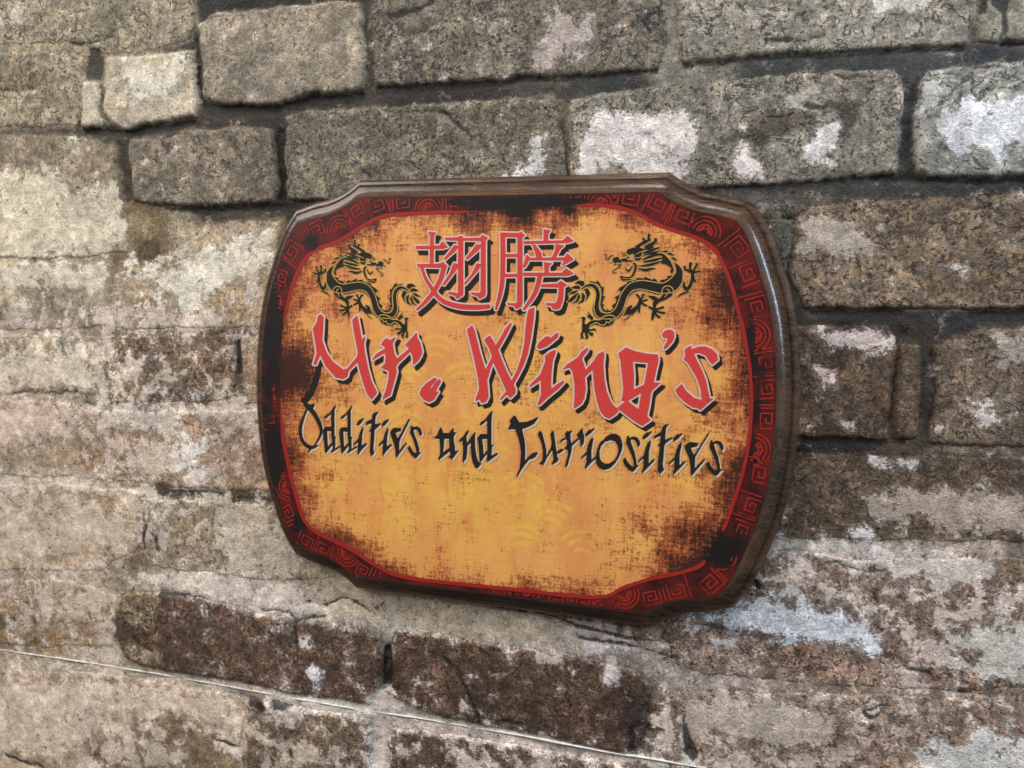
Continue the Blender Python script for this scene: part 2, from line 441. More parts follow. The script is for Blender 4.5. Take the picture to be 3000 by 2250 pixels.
# lime bloom, plaster and paint remains
LIME = [
    ([(800, 2022), (1000, 2058), (1452, 2130), (1800, 2192), (2030, 2236), (2030, 2262), (1800, 2226), (1452, 2166), (1000, 2092), (800, 2056)], (222, 212, 200)),
    ([(1086, 2080), (1150, 2092), (1152, 2420), (1090, 2420)], (228, 219, 210)),
    ([(370, 175), (430, 170), (440, 220), (480, 190), (560, 160), (572, 200), (540, 230), (520, 270), (430, 290), (395, 310), (388, 240)], (226, 218, 198)),
    ([(0, 20), (80, 10), (88, 45), (30, 55), (0, 65)], (208, 198, 178)),
    ([(20, 500), (190, 490), (200, 560), (330, 540), (370, 600), (385, 720), (300, 765), (-200, 770), (-200, 620)], (214, 203, 178)),
    ([(240, 240), (300, 240), (300, 380), (240, 380)], (202, 191, 168)),
    ([(195, 385), (260, 385), (262, 440), (205, 445)], (196, 188, 160)),
    ([(560, 750), (620, 720), (700, 685), (800, 675), (810, 760), (720, 830), (560, 900), (480, 860), (410, 825), (470, 790)], (230, 222, 204)),
    ([(340, 760), (470, 730), (560, 700), (560, 740), (420, 800), (330, 830)], (214, 204, 184)),
    ([(-200, 785), (200, 760), (330, 770), (320, 860), (150, 850), (-200, 830)], (216, 206, 182)),
    ([(-200, 1020), (180, 1030), (250, 1060), (320, 1100), (300, 1150), (100, 1140), (-200, 1110)], (216, 206, 184)),
    ([(430, 1078), (540, 1078), (522, 1122), (440, 1126)], (206, 196, 178)),
    ([(300, 1160), (520, 1200), (640, 1170), (690, 1150), (740, 1190), (640, 1240), (480, 1215), (330, 1220)], (214, 204, 190)),
    ([(-200, 1180), (150, 1165), (240, 1190), (255, 1270), (150, 1300), (-200, 1280)], (210, 192, 174)),
    ([(280, 1280), (420, 1290), (560, 1300), (580, 1360), (500, 1405), (380, 1380), (330, 1330)], (214, 198, 180)),
    ([(540, 1290), (585, 1290), (580, 1360), (548, 1405)], (234, 230, 222)),
    ([(560, 1180), (790, 1165), (800, 1260), (640, 1235)], (216, 206, 196)),
    ([(100, 1400), (330, 1415), (480, 1440), (800, 1470), (800, 1500), (500, 1480), (200, 1450)], (214, 204, 186)),
    ([(-200, 1450), (250, 1470), (400, 1500), (380, 1640), (250, 1620), (100, 1650), (-200, 1600)], (206, 191, 170)),
    ([(620, 1480), (790, 1470), (860, 1600), (970, 1680), (700, 1705), (610, 1580)], (215, 205, 187)),
    ([(170, 1720), (330, 1700), (340, 1780), (260, 1830), (180, 1800)], (206, 190, 168)),
    ([(400, 1685), (600, 1676), (740, 1720), (980, 1700), (1100, 1775), (1170, 1846), (1000, 1822), (850, 1808), (690, 1770), (540, 1735), (420, 1730)], (226, 216, 202)),
    ([(900, 1660), (1200, 1730), (1450, 1790), (1650, 1850), (1720, 1885), (1600, 1895), (1480, 1880), (1250, 1845), (1050, 1805)], (208, 193, 168)),
    ([(1640, 1890), (1760, 1880), (1835, 1910), (1808, 1995), (1770, 1995), (1758, 1930)], (220, 210, 207)),
    ([(1500, 1910), (1600, 1905), (1650, 1925), (1590, 1935)], (205, 190, 178)),
    ([(1075, 2010), (1150, 2010), (1185, 2050), (1245, 2082), (1150, 2088), (1000, 2068), (1060, 2060)], (224, 217, 202)),
    ([(1120, 1850), (1165, 1845), (1160, 1895), (1120, 1890)], (220, 212, 200)),
    ([(905, 1960), (950, 1955), (960, 1978), (940, 2002), (918, 2014)], (228, 225, 228)),
    ([(800, 1828), (835, 1818), (842, 1850), (812, 1862)], (220, 214, 210)),
    ([(865, 1880), (900, 1872), (905, 1890), (875, 1895)], (220, 214, 210)),
    ([(-200, 1910), (450, 1996), (650, 2030), (700, 2080), (770, 2120), (745, 2165), (640, 2130), (500, 2090), (380, 2100), (250, 2180), (180, 2225), (-200, 2180)], (220, 204, 184)),
    ([(1090, 2085), (1142, 2105), (1144, 2400), (1098, 2400)], (227, 217, 207)),
    ([(1140, 2100), (1450, 2150), (1800, 2212), (1800, 2236), (1500, 2192), (1300, 2152), (1140, 2138)], (216, 202, 192)),
    ([(830, 2180), (900, 2150), (960, 2190), (900, 2250), (800, 2260)], (205, 190, 170)),
    ([(400, 2190), (480, 2180), (560, 2210), (520, 2260), (420, 2250)], (200, 188, 170)),
    ([(1690, 470), (1720, 380), (1760, 340), (2000, 325), (2070, 390), (2020, 480), (1990, 545), (1850, 535), (1800, 480), (1760, 525), (1685, 530)], (226, 216, 210)),
    ([(2138, 480), (2180, 425), (2245, 460), (2232, 515), (2150, 505)], (222, 210, 204)),
    ([(2350, 455), (2420, 365), (2455, 380), (2432, 440), (2422, 485), (2330, 475)], (220, 213, 210)),
    ([(2290, 280), (2400, 270), (2400, 320), (2300, 320)], (178, 170, 158)),
    ([(1480, 520), (1540, 470), (1605, 395), (1615, 440), (1580, 530), (1480, 535)], (218, 213, 208)),
    ([(2745, 325), (2860, 285), (3200, 280), (3200, 430), (2850, 448), (2755, 445)], (230, 230, 232)),
    ([(2690, 270), (2735, 250), (2740, 330), (2695, 340)], (196, 196, 190)),
    ([(1540, 170), (1580, 110), (1640, 60), (1745, 40), (1742, 110), (1700, 170), (1600, 192)], (182, 169, 159)),
    ([(2530, -100), (2720, -100), (2700, 5), (2620, 42), (2555, 52)], (208, 203, 193)),
    ([(2330, 650), (2500, 640), (2600, 720), (2480, 760), (2340, 745)], (182, 167, 152)),
    ([(2770, 780), (2825, 768), (2815, 815)], (200, 190, 180)),
    ([(2395, 968), (2560, 972), (2622, 1000), (2602, 1045), (2480, 1012), (2400, 1012)], (208, 191, 185)),
    ([(2395, 1085), (2465, 1075), (2452, 1135), (2398, 1135)], (202, 187, 180)),
    ([(2845, 1178), (2905, 1175), (2925, 1225), (2868, 1246)], (212, 202, 198)),
    ([(2900, 990), (3200, 955), (3200, 1080), (2940, 1065)], (178, 168, 153)),
    ([(2270, 1590), (2400, 1590), (2560, 1600), (2720, 1590), (2900, 1650), (2955, 1690), (2850, 1712), (2770, 1742), (2700, 1692), (2620, 1712), (2590, 1672), (2500, 1692), (2460, 1652), (2360, 1632)], (208, 198, 188)),
    ([(2028, 1810), (2100, 1775), (2290, 1758), (2400, 1790), (2480, 1810), (2585, 1890), (2592, 1912), (2520, 1922), (2440, 1890), (2380, 1872), (2260, 1882), (2150, 1852), (2050, 1832)], (216, 224, 231)),
    ([(2800, 1880), (2900, 1848), (3200, 1850), (3200, 1995), (2900, 2002), (2838, 1962), (2872, 1910)], (212, 209, 199)),
    ([(2000, 2060), (2100, 2018), (2300, 2050), (2420, 2100), (2462, 2182), (2300, 2192), (2100, 2152), (2008, 2122)], (198, 185, 171)),
    ([(2695, 2215), (2850, 2148), (2960, 2158), (3200, 2240), (3200, 2400), (2700, 2400)], (214, 214, 209)),
    ([(2500, 1545), (2560, 1540), (2550, 1580), (2510, 1575)], (205, 200, 200)),
    ([(2550, 1350), (2600, 1345), (2700, 1360), (2640, 1375)], (200, 192, 186)),
    ([(2480, 1440), (2640, 1430), (2900, 1440), (3200, 1400), (3200, 1540), (2800, 1560), (2600, 1520)], (176, 162, 148)),
]
# differently coloured areas of the wall
TINT = [
    ([(1850, 30), (1930, 10), (1935, 110), (1870, 95)], (72, 68, 62), .8, 22),
    ([(2100, 420), (2200, 350), (2330, 330), (2400, 328), (2380, 372), (2280, 402), (2225, 440), (2272, 482), (2238, 492), (2200, 412), (2150, 422), (2108, 442)], (80, 70, 56), .85, 12),
    ([(2345, 308), (2512, 306), (2512, 342), (2462, 432), (2430, 474), (2434, 402), (2462, 370), (2440, 332)], (66, 56, 49), .85, 9),
    ([(-200, 170), (100, 200), (150, 240), (60, 262), (-200, 250)], (112, 100, 70), .7, 25),
    ([(300, 0), (420, 20), (400, 60), (330, 70), (250, 60)], (140, 130, 108), .7, 25),
    ([(-200, 410), (200, 420), (330, 440), (335, 530), (200, 492), (-200, 490)], (140, 124, 104), .8, 18),
    ([(60, 840), (200, 830), (300, 880), (280, 940), (100, 930)], (138, 128, 110), .8, 30),
    ([(380, 870), (430, 855), (522, 920), (482, 962), (400, 942)], (126, 102, 70), .8, 12),
    ([(560, 870), (620, 840), (810, 740), (770, 900), (600, 940)], (182, 156, 124), .7, 22),
    ([(430, 1150), (560, 1128), (622, 1150), (600, 1180), (450, 1182)], (112, 98, 86), .85, 10),
    ([(330, 1108), (422, 1130), (422, 1172), (330, 1164)], (152, 116, 74), .85, 10),
    ([(430, 1010), (520, 1000), (480, 1060), (430, 1070)], (120, 100, 88), .7, 14),
    ([(165, 1000), (200, 985), (236, 1010), (230, 1050), (180, 1046)], (150, 142, 130), .9, 6),
    ([(230, 1290), (300, 1330), (422, 1412), (380, 1426), (300, 1392), (215, 1370)], (158, 128, 98), .85, 12),
    ([(260, 1212), (500, 1202), (540, 1260), (300, 1272)], (138, 126, 106), .8, 20),
    ([(-200, 1330), (100, 1310), (180, 1370), (40, 1400), (-200, 1390)], (150, 140, 122), .7, 24),
    ([(300, 1488), (422, 1500), (424, 1602), (380, 1572), (280, 1542)], (158, 128, 98), .85, 14),
    ([(780, 1560), (832, 1570), (862, 1650), (830, 1662), (790, 1602)], (168, 138, 106), .8, 10),
    ([(460, 1500), (600, 1500), (590, 1580), (470, 1600)], (160, 142, 118), .7, 18),
    ([(-200, 1800), (180, 1850), (182, 1912), (-200, 1890)], (148, 120, 88), .85, 10),
    ([(-200, 1825), (60, 1808), (45, 1842), (-200, 1850)], (94, 84, 54), .8, 10),
    ([(352, 1735), (470, 1735), (455, 1830), (360, 1800)], (156, 138, 106), .85, 10),
    ([(362, 1880), (470, 1900), (480, 1960), (380, 1930)], (165, 145, 120), .8, 10),
    ([(335, 1790), (356, 1790), (358, 1880), (332, 1886)], (84, 81, 71), .95, 3),
    ([(380, 2110), (500, 2092), (640, 2138), (740, 2190), (700, 2400), (180, 2400), (260, 2190)], (126, 106, 83), .9, 9),
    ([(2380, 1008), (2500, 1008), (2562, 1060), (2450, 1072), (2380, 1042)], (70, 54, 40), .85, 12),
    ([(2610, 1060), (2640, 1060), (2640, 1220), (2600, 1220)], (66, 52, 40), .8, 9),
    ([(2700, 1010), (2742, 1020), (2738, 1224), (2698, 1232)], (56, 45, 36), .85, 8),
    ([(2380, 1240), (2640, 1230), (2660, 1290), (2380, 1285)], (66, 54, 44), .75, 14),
    ([(2950, 1640), (3200, 1590), (3200, 1760), (2960, 1730)], (126, 120, 76), .6, 20),
    ([(2540, 1720), (2592, 1690), (2582, 1802), (2528, 1790)], (112, 98, 80), .8, 14),
    ([(2600, 1720), (2700, 1710), (2900, 1760), (2800, 1860), (2620, 1840)], (128, 108, 86), .7, 20),
    ([(2300, 1880), (2400, 1870), (2440, 1920), (2350, 1930)], (128, 100, 76), .7, 14),
    ([(2290, 1500), (2500, 1480), (2560, 1560), (2300, 1572)], (100, 80, 60), .7, 16),
    ([(1820, 2000), (1960, 2040), (1992, 2150), (1900, 2205), (1830, 2150)], (64, 52, 44), .8, 22),
    ([(2315, 600), (2340, 600), (2330, 740), (2345, 880), (2240, 890), (2260, 620)], (92, 88, 76), .7, 12),
    ([(2150, 545), (2238, 542), (2238, 592), (2140, 605)], (76, 72, 64), .9, 4),
    ([(2700, 760), (3000, 740), (3000, 860), (2720, 880)], (118, 98, 74), .6, 26),
    ([(600, 1560), (700, 1600), (690, 1650), (600, 1640)], (150, 134, 112), .6, 20),
]
# near-black holes, stains, cracks and dark strips in the joints below bricks
DARK = [
    [(2860, -80), (2892, -80), (2896, 45), (2868, 50)], [(2905, 20), (2930, -80), (2985, -80), (2958, 60), (2948, 112), (2928, 116), (2936, 60)], [(2925, 112), (3200, 116), (3200, 140), (2930, 136)],
    [(1130, 35), (1250, 15), (1280, -10), (1272, 15), (1200, 45), (1145, 60)], [(1215, 95), (1280, 60), (1295, 30), (1290, 65), (1240, 97), (1170, 116)],
    [(2220, 110), (2290, 105), (2370, 116), (2430, 90), (2412, 112), (2370, 127), (2270, 131)],
    [(255, 140), (290, 140), (303, 190), (298, 236), (247, 236), (242, 200)],
    [(1126, 1893), (1140, 1888), (1150, 2002), (1124, 2006)], [(470, 1426), (560, 1432), (662, 1442), (655, 1452), (560, 1447), (480, 1441)], [(765, 1452), (805, 1456), (800, 1472), (770, 1468)],
    [(715, 2037), (770, 2046), (790, 2080), (765, 2094), (735, 2066)], [(792, 2050), (870, 2062), (835, 2085), (805, 2080)], [(2200, 1705), (2212, 1697), (2228, 1712), (2222, 1724)],
    [(2000, 2075), (2020, 2130), (2052, 2200), (2030, 2232), (2004, 2205)], [(690, 1000), (706, 995), (708, 1095), (692, 1100)], [(2622, 960), (2660, 965), (2662, 990), (2630, 992)],
    [(2090, 500), (2125, 495), (2130, 508), (2095, 512)], [(2880, 260), (2900, 255), (2920, 275), (2870, 275)], [(2830, 300), (2870, 290), (2860, 312)],
    [(1840, 2120), (1866, 2110), (1862, 2200), (1838, 2200)], [(838, 2190), (862, 2180), (870, 2225), (840, 2220)], [(2340, 310), (2360, 300), (2430, 316), (2420, 330), (2360, 322)],
    [(240, 372), (330, 378), (470, 362), (575, 350), (570, 372), (430, 395), (360, 400), (250, 390)],
    [(590, 290), (640, 305), (760, 310), (900, 286), (1070, 270), (1070, 300), (860, 322), (640, 345), (590, 320)],
    [(1098, 258), (1300, 243), (1600, 222), (1930, 205), (1930, 214), (1600, 238), (1300, 262), (1104, 282)],
    [(1990, 187), (2180, 169), (2416, 151), (2680, 143), (2838, 132), (2820, 148), (2680, 158), (2416, 168), (2180, 182), (1990, 200)],
    [(812, 390), (836, 380), (838, 590), (816, 590)], [(470, 608), (640, 602), (850, 592), (850, 612), (640, 622), (490, 625)], [(2370, 906), (2640, 905), (2640, 926), (2380, 922)],
    [(2350, 1284), (2600, 1290), (2660, 1296), (2650, 1306), (2500, 1304), (2350, 1298)], [(2830, 908), (3200, 912), (3200, 945), (2840, 938)],
    [(2490, 520), (2626, 511), (2760, 522), (3200, 512), (3200, 528), (2760, 536), (2620, 530)],
]
CRACK = [
    [(1300, 1925, 9), (1340, 1960, 8), (1370, 2010, 7), (1390, 2060, 9), (1412, 2122, 5)], [(1225, 330, 4), (1310, 330, 7), (1340, 360, 9), (1395, 412, 4)],
    [(868, 1825, 6), (880, 1900, 5), (875, 1960, 3), (896, 2038, 5)], [(1452, 1771, 6), (1600, 1800, 5), (1700, 1838, 9), (1862, 1872, 7)], [(1700, 1870, 9), (1860, 1890, 6), (1990, 1930, 3)],
    [(2650, 1950, 6), (2690, 1962, 8), (2720, 1970, 14), (2742, 1990, 8)], [(2805, 2026, 10), (2850, 2030, 4), (2940, 2036, 5)], [(2620, 2078, 3), (2580, 2074, 3), (2530, 2082, 5), (2532, 2094, 9), (2560, 2102, 7), (2582, 2092, 3)],
    [(1070, 500, 6), (1095, 520, 5)], [(1300, 455, 5), (1320, 470, 4)], [(2430, 215, 4), (2470, 232, 5), (2540, 225, 3)], [(2150, 250, 4), (2190, 255, 4)], [(470, 410, 4), (505, 450, 5)],
    [(580, 120, 4), (582, 230, 5), (590, 290, 4)], [(425, 1500, 5), (428, 1560, 8), (428, 1612, 4)], [(462, 1575, 7), (463, 1612, 6)], [(455, 1775, 4), (455, 1850, 3)], [(390, 1865, 6), (450, 1905, 4)],
    [(900, 1760, 4), (960, 1775, 5), (1010, 1750, 6), (1090, 1790, 6)], [(770, 1785, 8), (840, 1795, 5), (865, 1822, 6), (960, 1802, 7)], [(470, 1740, 5), (540, 1745, 7), (600, 1752, 4)],
    [(2240, 350, 4), (2300, 345, 5), (2330, 335, 4)], [(1660, 2040, 8), (1672, 2062, 8)], [(1480, 2110, 10), (1530, 2118, 8)], [(1660, 1790, 4), (1560, 1760, 3)], [(2230, 1985, 5), (2260, 1990, 4)],
    [(230, 1150, 4), (80, 1152, 6), (40, 1160, 3)], [(250, 1185, 8), (280, 1192, 5)], [(620, 2160, 6), (680, 2185, 7), (700, 2190, 3)], [(20, 2210, 8), (100, 2240, 8), (160, 2270, 6)],
    [(2060, 640, 3), (2330, 640, 6), (2340, 660, 4)], [(2800, 600, 4), (2850, 612, 5), (2900, 600, 6)], [(1920, 30, 6), (1880, 60, 5), (1900, 90, 6)], [(1940, -40, 9), (1925, 60, 7)],
    [(0, 265, 5), (70, 268, 5), (100, 258, 3)], [(190, 120, 4), (270, 130, 7), (330, 108, 4)], [(2440, 1645, 5), (2540, 1672, 5), (2590, 1672, 3)], [(2020, 1825, 3), (2160, 1850, 3), (2250, 1878, 4)],
]

BIG = -999.0
brick_sd = []
best = np.full(PX.shape, BIG)
for pts, col, spk in BRICKS:
    s = np.full(PX.shape, BIG)
    bbox_do(QX, QY, wide(pts), 40, sd_poly, s)
    brick_sd.append(s)
    best = np.maximum(best, s)
# base colour: mortar first, by nearest traced samples
num = np.zeros((*PX.shape, 3))
den = np.zeros(PX.shape)
for (mx, my), c in MORTAR:
    w = 1.0 / (((PX - mx) ** 2 + (PY - my) ** 2) / 3600.0 + 1) ** 2.2
    num += w[..., None] * lin(c)
    den += w
BASE = num / den[..., None]
BASE *= np.where(BASE.mean(-1) < 0.11, 0.50, 1.0)[..., None]
SPK = np.full(PX.shape, 0.55)
LIMEC = lin((214, 195, 181)) * (1 + 0.10 * fbm(GX, GZ, 30, 95, 3))[..., None]
Lm = np.zeros(PX.shape)
Dm = np.zeros(PX.shape)
lowf = fbm(GX, GZ, 14, 51, 3)
PLASTERED = set(range(13, 23)) | {0, 1, 8, 25, 31, 32, 33, 34}
SOFT = {5, 6, 7, 26, 27, 28, 29, 30}
for i, (pts, col, spk) in enumerate(BRICKS):
    sel = brick_sd[i] > -40
    a = np.clip(brick_sd[i] / (30 if i in PLASTERED else 22 if i in SOFT else 14) + 0.5, 0, 1)[..., None]
    tone = np.ones(PX.shape)
    tone[sel] = 1 + 0.25 * fbm(GX[sel], GZ[sel], 32, 70 + i, 4, 0.6)
    tone = tone[..., None]
    lc = lin(col)
    up = 0.12 if i < 13 else 0.0                   # the upper courses are greyer
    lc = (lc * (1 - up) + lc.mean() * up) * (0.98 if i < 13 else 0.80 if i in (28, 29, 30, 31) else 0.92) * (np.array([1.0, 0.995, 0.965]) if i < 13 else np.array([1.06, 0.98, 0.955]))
    BASE = BASE * (1 - a) + lc * tone * a
    SPK = SPK * (1 - a[..., 0]) + spk * a[..., 0]
for pts, col, op, soft in TINT:
    s = bbox_do(QX, QY, wide(pts), 120, sd_poly, np.full(PX.shape, BIG))
    a = (np.clip(s / soft * 0.5 + 0.5, 0, 1) * op)[..., None]
    BASE = BASE * (1 - a) + lin(col) * a
for pts, col in LIME:
    s = bbox_do(QX, QY, wide(pts), 120, sd_poly, np.full(PX.shape, BIG))
    a = np.clip(s / 34 * 0.5 + 0.5, 0, 1) * 0.86
    near = np.clip(s / 60 + 1, 0, 1)[..., None]
    lc = lin(col)
    lc = (lc * 0.95 + lc.mean() * 0.05) * (np.array([1.05, 0.99, 0.965]) if pts[0][1] > 1000 else np.array([1.02, 1.0, 0.985]))
    LIMEC = LIMEC * (1 - near) + lc * near
    Lm = np.maximum(Lm, a)
# loose lime dust over the lower and left courses
dust = np.clip((PY - 560) / 400, 0, 1) * np.clip((1150 - PX) / 300, 0, 1)
dust = np.maximum(dust, np.clip((PY - 1450) / 200, 0, 1) * 0.75)
dust *= 1 - np.clip(np.maximum(brick_sd[23], brick_sd[24]) / 20 + 1, 0, 1) * 0.8
Lm = np.maximum(Lm, np.clip(0.45 * dust + 0.62 * dust * fbm(GX, GZ, 30, 91, 4), 0, 0.9))
Lm = np.maximum(Lm, 0.06 + 0.16 * lowf)
Lm *= np.where(best < 0, np.clip(0.25 + 0.75 * np.maximum(dust, np.clip((PY - 1500) / 150, 0, 1)), 0, 1), 1)
for pts in DARK:
    s = bbox_do(QX, QY, wide(pts), 60, sd_poly, np.full(PX.shape, BIG))
    Dm = np.maximum(Dm, np.clip(s / 12 * 0.5 + 0.5, 0, 1) * 0.85)
for pts in ([(2199, 1706), (2212, 1696), (2230, 1712), (2223, 1726)], [(1127, 1893), (1141, 1888), (1149, 2000), (1125, 2004)], [(1128, 1900), (1140, 1900), (1146, 1995), (1128, 1998)], [(696, 1000), (704, 998), (706, 1090), (697, 1094)]):
    s = bbox_do(PX + JX * .25, PY + JY * .25, pts, 60, sd_poly, np.full(PX.shape, BIG))
    Dm = np.maximum(Dm, np.clip(s / 5 * 0.5 + 0.6, 0, 1) * 1.3)
for pts in CRACK:
    s = bbox_do(QX, QY, [(a - 0, b) for a, b, _ in pts], 40, lambda x, y, p, q=pts: sd_stroke(x, y, q), np.full(PX.shape, BIG))
    Dm = np.maximum(Dm, np.clip(s / 9 * 0.5 + 0.58, 0, 1) * 0.95)
# real relief (towards the room is -y)
RELIEF = 0.0024
hm = fbm(GX, GZ, 26, 111, 5, 0.6)
hf = fbm(GX, GZ, 120, 131, 3, 0.6)
DEPTH = 0.0015 * hm + 0.0006 * hf
DEPTH -= 0.0013 * Dm
DEPTH += 0.0004 * np.clip((Lm - 0.35) * 4, 0, 1)
MZ = -(DEPTH)
wall_obj = None


def grid_object(name, cellmask, Yarr, parent=None):
    ii, jj = np.nonzero(cellmask)
    used = np.zeros((NX, NZ), bool)
    for di in (0, 1):
        for dj in (0, 1):
            used[ii + di, jj + dj] = True
    idx = np.full((NX, NZ), -1, np.int64)
    idx[used] = np.arange(used.sum())
    q = np.stack([idx[ii, jj], idx[ii + 1, jj], idx[ii + 1, jj + 1], idx[ii, jj + 1]], 1)
    ver = np.stack([GX[used], Yarr[used], GZ[used]], 1)
    cols = {'base': BASE[used], 'lime': LIMEC[used], 'mask': np.stack([Lm[used], Dm[used], SPK[used]], 1)}
    me = make_mesh(name, ver, q.ravel(), np.full(len(q), 4), True, cols)
    return add(name, me, M_WALL, parent)


cell_best = np.minimum.reduce([best[:-1, :-1], best[1:, :-1], best[:-1, 1:], best[1:, 1:]])
wall = grid_object('wall', cell_best < 9, MZ)
wall['kind'] = 'structure'
wall['label'] = 'wall covering printed with weathered bricks, dark joints and flaking white lime, modelled in low relief'
SURF = MZ.copy()
for i, s in enumerate(brick_sd):
    prof = np.clip((s + 5) / 13, 0, 1)
    prof = prof * prof * (3 - 2 * prof)
    Y = -(DEPTH * 1.0 + RELIEF * (0.18 if i in PLASTERED else 0.55 if i in SOFT else 1.0) * prof - 0.0012 * np.clip((-1 - s) / 4, 0, 1.5))
    cm = np.maximum.reduce([s[:-1, :-1], s[1:, :-1], s[:-1, 1:], s[1:, 1:]]) > -5
    # where two neighbours touch, the brick that claims a cell more strongly keeps it
    own = np.maximum.reduce([(best - s)[:-1, :-1], (best - s)[1:, 1:]]) < 6
    SURF = np.where(s > -3, np.minimum(SURF, Y), SURF)
    if (cm & own).sum() > 30:
        grid_object('brick', cm & own, Y, wall)

# the lapped seam that crosses the lower courses
sp = catmull([(-500, 1826), (-200, 1873), (0, 1905), (452, 1976), (1000, 2072), (1452, 2144), (2030, 2247), (2500, 2335)], 12)
sx, sz = from_px(sp[:, 0], sp[:, 1], -0.002)
sx2, sz2 = from_px(sp[:, 0] - 0.3, sp[:, 1] + 4.2 + 0.9 * np.sin(np.arange(len(sp)) * 1.7), -0.002)
n = len(sp)
ii_ = np.clip(((sx - gx[0]) / HW).astype(int), 2, NX - 3)
jj_ = np.clip(((sz - gz[0]) / HW).astype(int), 2, NZ - 3)
sy = np.min([SURF[ii_ + a, jj_ + b] for a in (-2, 0, 2) for b in (-2, 0, 2)], 0)
for _ in range(6):
    sy = np.concatenate([[sy[0]], (sy[:-2] + 2 * sy[1:-1] + sy[2:]) / 4, [sy[-1]]])
sv = np.concatenate([np.stack([sx, sy - 0.00022, sz], 1), np.stack([sx2, sy - 0.00008, sz2], 1),
                     np.stack([sx, np.full(n, 0.0005), sz], 1), np.stack([sx2, np.full(n, 0.0005), sz2], 1)])
fq = []
for k in range(n - 1):
    fq += [[k, k + 1, n + k + 1, n + k], [n + k, n + k + 1, 3 * n + k + 1, 3 * n + k], [2 * n + k, 2 * n + k + 1, k + 1, k]]
fq = np.array(fq)
k = NT('seam_edge')
v = k.coord()
k.l(k.mix(k.ramp(k.noise(v, 160, 3), 0.35, 0.65), (0.80, 0.77, 0.72), (0.55, 0.50, 0.45)), k.b.inputs['Base Color'])
k.b.inputs['Roughness'].default_value = 0.6
seam = add('seam_strip', make_mesh('seam_strip', sv, fq.ravel(), np.full(len(fq), 4)), k.mat, wall)

# ------------------------------------------------------------------ the plaque: board
QTR = [(83.5, 107.6), (88.4, 104.2), (96, 100.4), (104, 97.6), (112.6, 95.9), (121.3, 93.3), (125.6, 87.2), (129.4, 79), (133, 69.2), (136.2, 60), (139.2, 49), (141.4, 37), (142.9, 25), (143.8, 12), (144.0, 0)]


def quarter():
    a = catmull(QTR[:6], 6)
    b = catmull(QTR[5:], 6)
    return np.concatenate([a[:-1], b])


q = quarter() / 1000.0
top = np.stack([np.linspace(0, 0.0835, 24)[:-1], np.full(23, 0.1076)], 1)
q = np.concatenate([top, q])                       # from top centre to right middle
qq = np.concatenate([q, (q * [1, -1])[::-1][1:], (q * [-1, -1])[1:], (q * [-1, 1])[::-1][1:-1]])
OUT = qq                                           # clockwise seen from the room
nrm = np.roll(OUT, -1, 0) - np.roll(OUT, 1, 0)
nrm = np.stack([-nrm[:, 1], nrm[:, 0]], 1)
nrm /= np.linalg.norm(nrm, axis=1)[:, None]
if (nrm * OUT).sum() < 0:
    nrm = -nrm
e1, e0 = np.roll(OUT, -1, 0) - OUT, OUT - np.roll(OUT, 1, 0)
e1, e0 = e1 / np.linalg.norm(e1, axis=1)[:, None], e0 / np.linalg.norm(e0, axis=1)[:, None]
m1 = np.stack([-e1[:, 1], e1[:, 0]], 1)
m0 = np.stack([-e0[:, 1], e0[:, 0]], 1)
if (m1 * OUT).sum() < 0:
    m1, m0 = -m1, -m0
nrm = m0 + m1
nrm /= np.linalg.norm(nrm, axis=1)[:, None]
nrm /= np.clip((nrm * m1).sum(1), 0.75, 1)[:, None]          # mitred corners
# routed edge: (outward, back from the face) in mm
PROF = [(-0.6, 0.0), (0.0, 0.08), (0.35, 0.25), (0.65, 0.6), (0.8, 1.3), (0.8, 1.3), (1.0, 2.9), (1.7, 4.6), (2.9, 6.2), (4.4, 7.4), (6.0, 8.1), (7.6, 8.4), (7.6, 8.4), (7.9, 9.9), (7.9, 9.9),
        (9.3, 9.7), (10.7, 10.2), (11.7, 11.2), (12.3, 12.5), (12.5, 13.8), (12.5, 13.8), (12.1, 14.3), (12.1, 14.3), (12.4, 14.8), (12.4, 16.4)]
rows = []
for d, b in PROF:
    p = OUT + nrm * d / 1000
    rows.append(np.stack([p[:, 0], np.full(len(p), -T_FACE + b / 1000), p[:, 1]], 1))
npf, no = len(PROF), len(OUT)
bv = np.concatenate(rows)
bf = []
nrow = 0
for r in range(npf - 1):
    if PROF[r] == PROF[r + 1]:
        continue
    nrow += 1
    for c in range(no):
        c2 = (c + 1) % no
        bf += [r * no + c, r * no + c2, (r + 1) * no + c2, (r + 1) * no + c]
cnt = [4] * (nrow * no)
bf += list(range(no))[::-1] + [(npf - 1) * no + c for c in range(no)]
cnt += [no, no]
k = NT('stained_wood')
v = k.coord((1, 1, 1))
vs = k.coord((0.055, 0.6, 1.0))
g1 = k.noise(vs, 620, 5, 0.68, 0.8)
g2 = k.noise(vs, 2400, 3, 0.6, 0.2)
b1 = k.noise(k.coord((0.4, 1, 1)), 45, 4, 0.6)
c = k.mix(k.ramp(g1, 0.38, 0.62), (0.015, 0.0065, 0.003), (0.095, 0.040, 0.016))
c = k.mix(k.m('MULTIPLY', k.ramp(b1, 0.42, 0.68), 0.5), c, (0.165, 0.082, 0.034))
c = k.mix(k.m('MULTIPLY', k.ramp(g2, 0.50, 0.36), 0.8), c, (0.010, 0.006, 0.004))
k.l(c, k.b.inputs['Base Color'])
k.l(k.m('ADD', 0.34, k.m('MULTIPLY', g2, 0.4)), k.b.inputs['Roughness'])
k.b.inputs['Specular IOR Level'].default_value = 0.3
k.b.inputs['Coat Weight'].default_value = 0.55
k.b.inputs['Coat Roughness'].default_value = 0.07
wear_n = k.noise(v, 180, 5, 0.7)
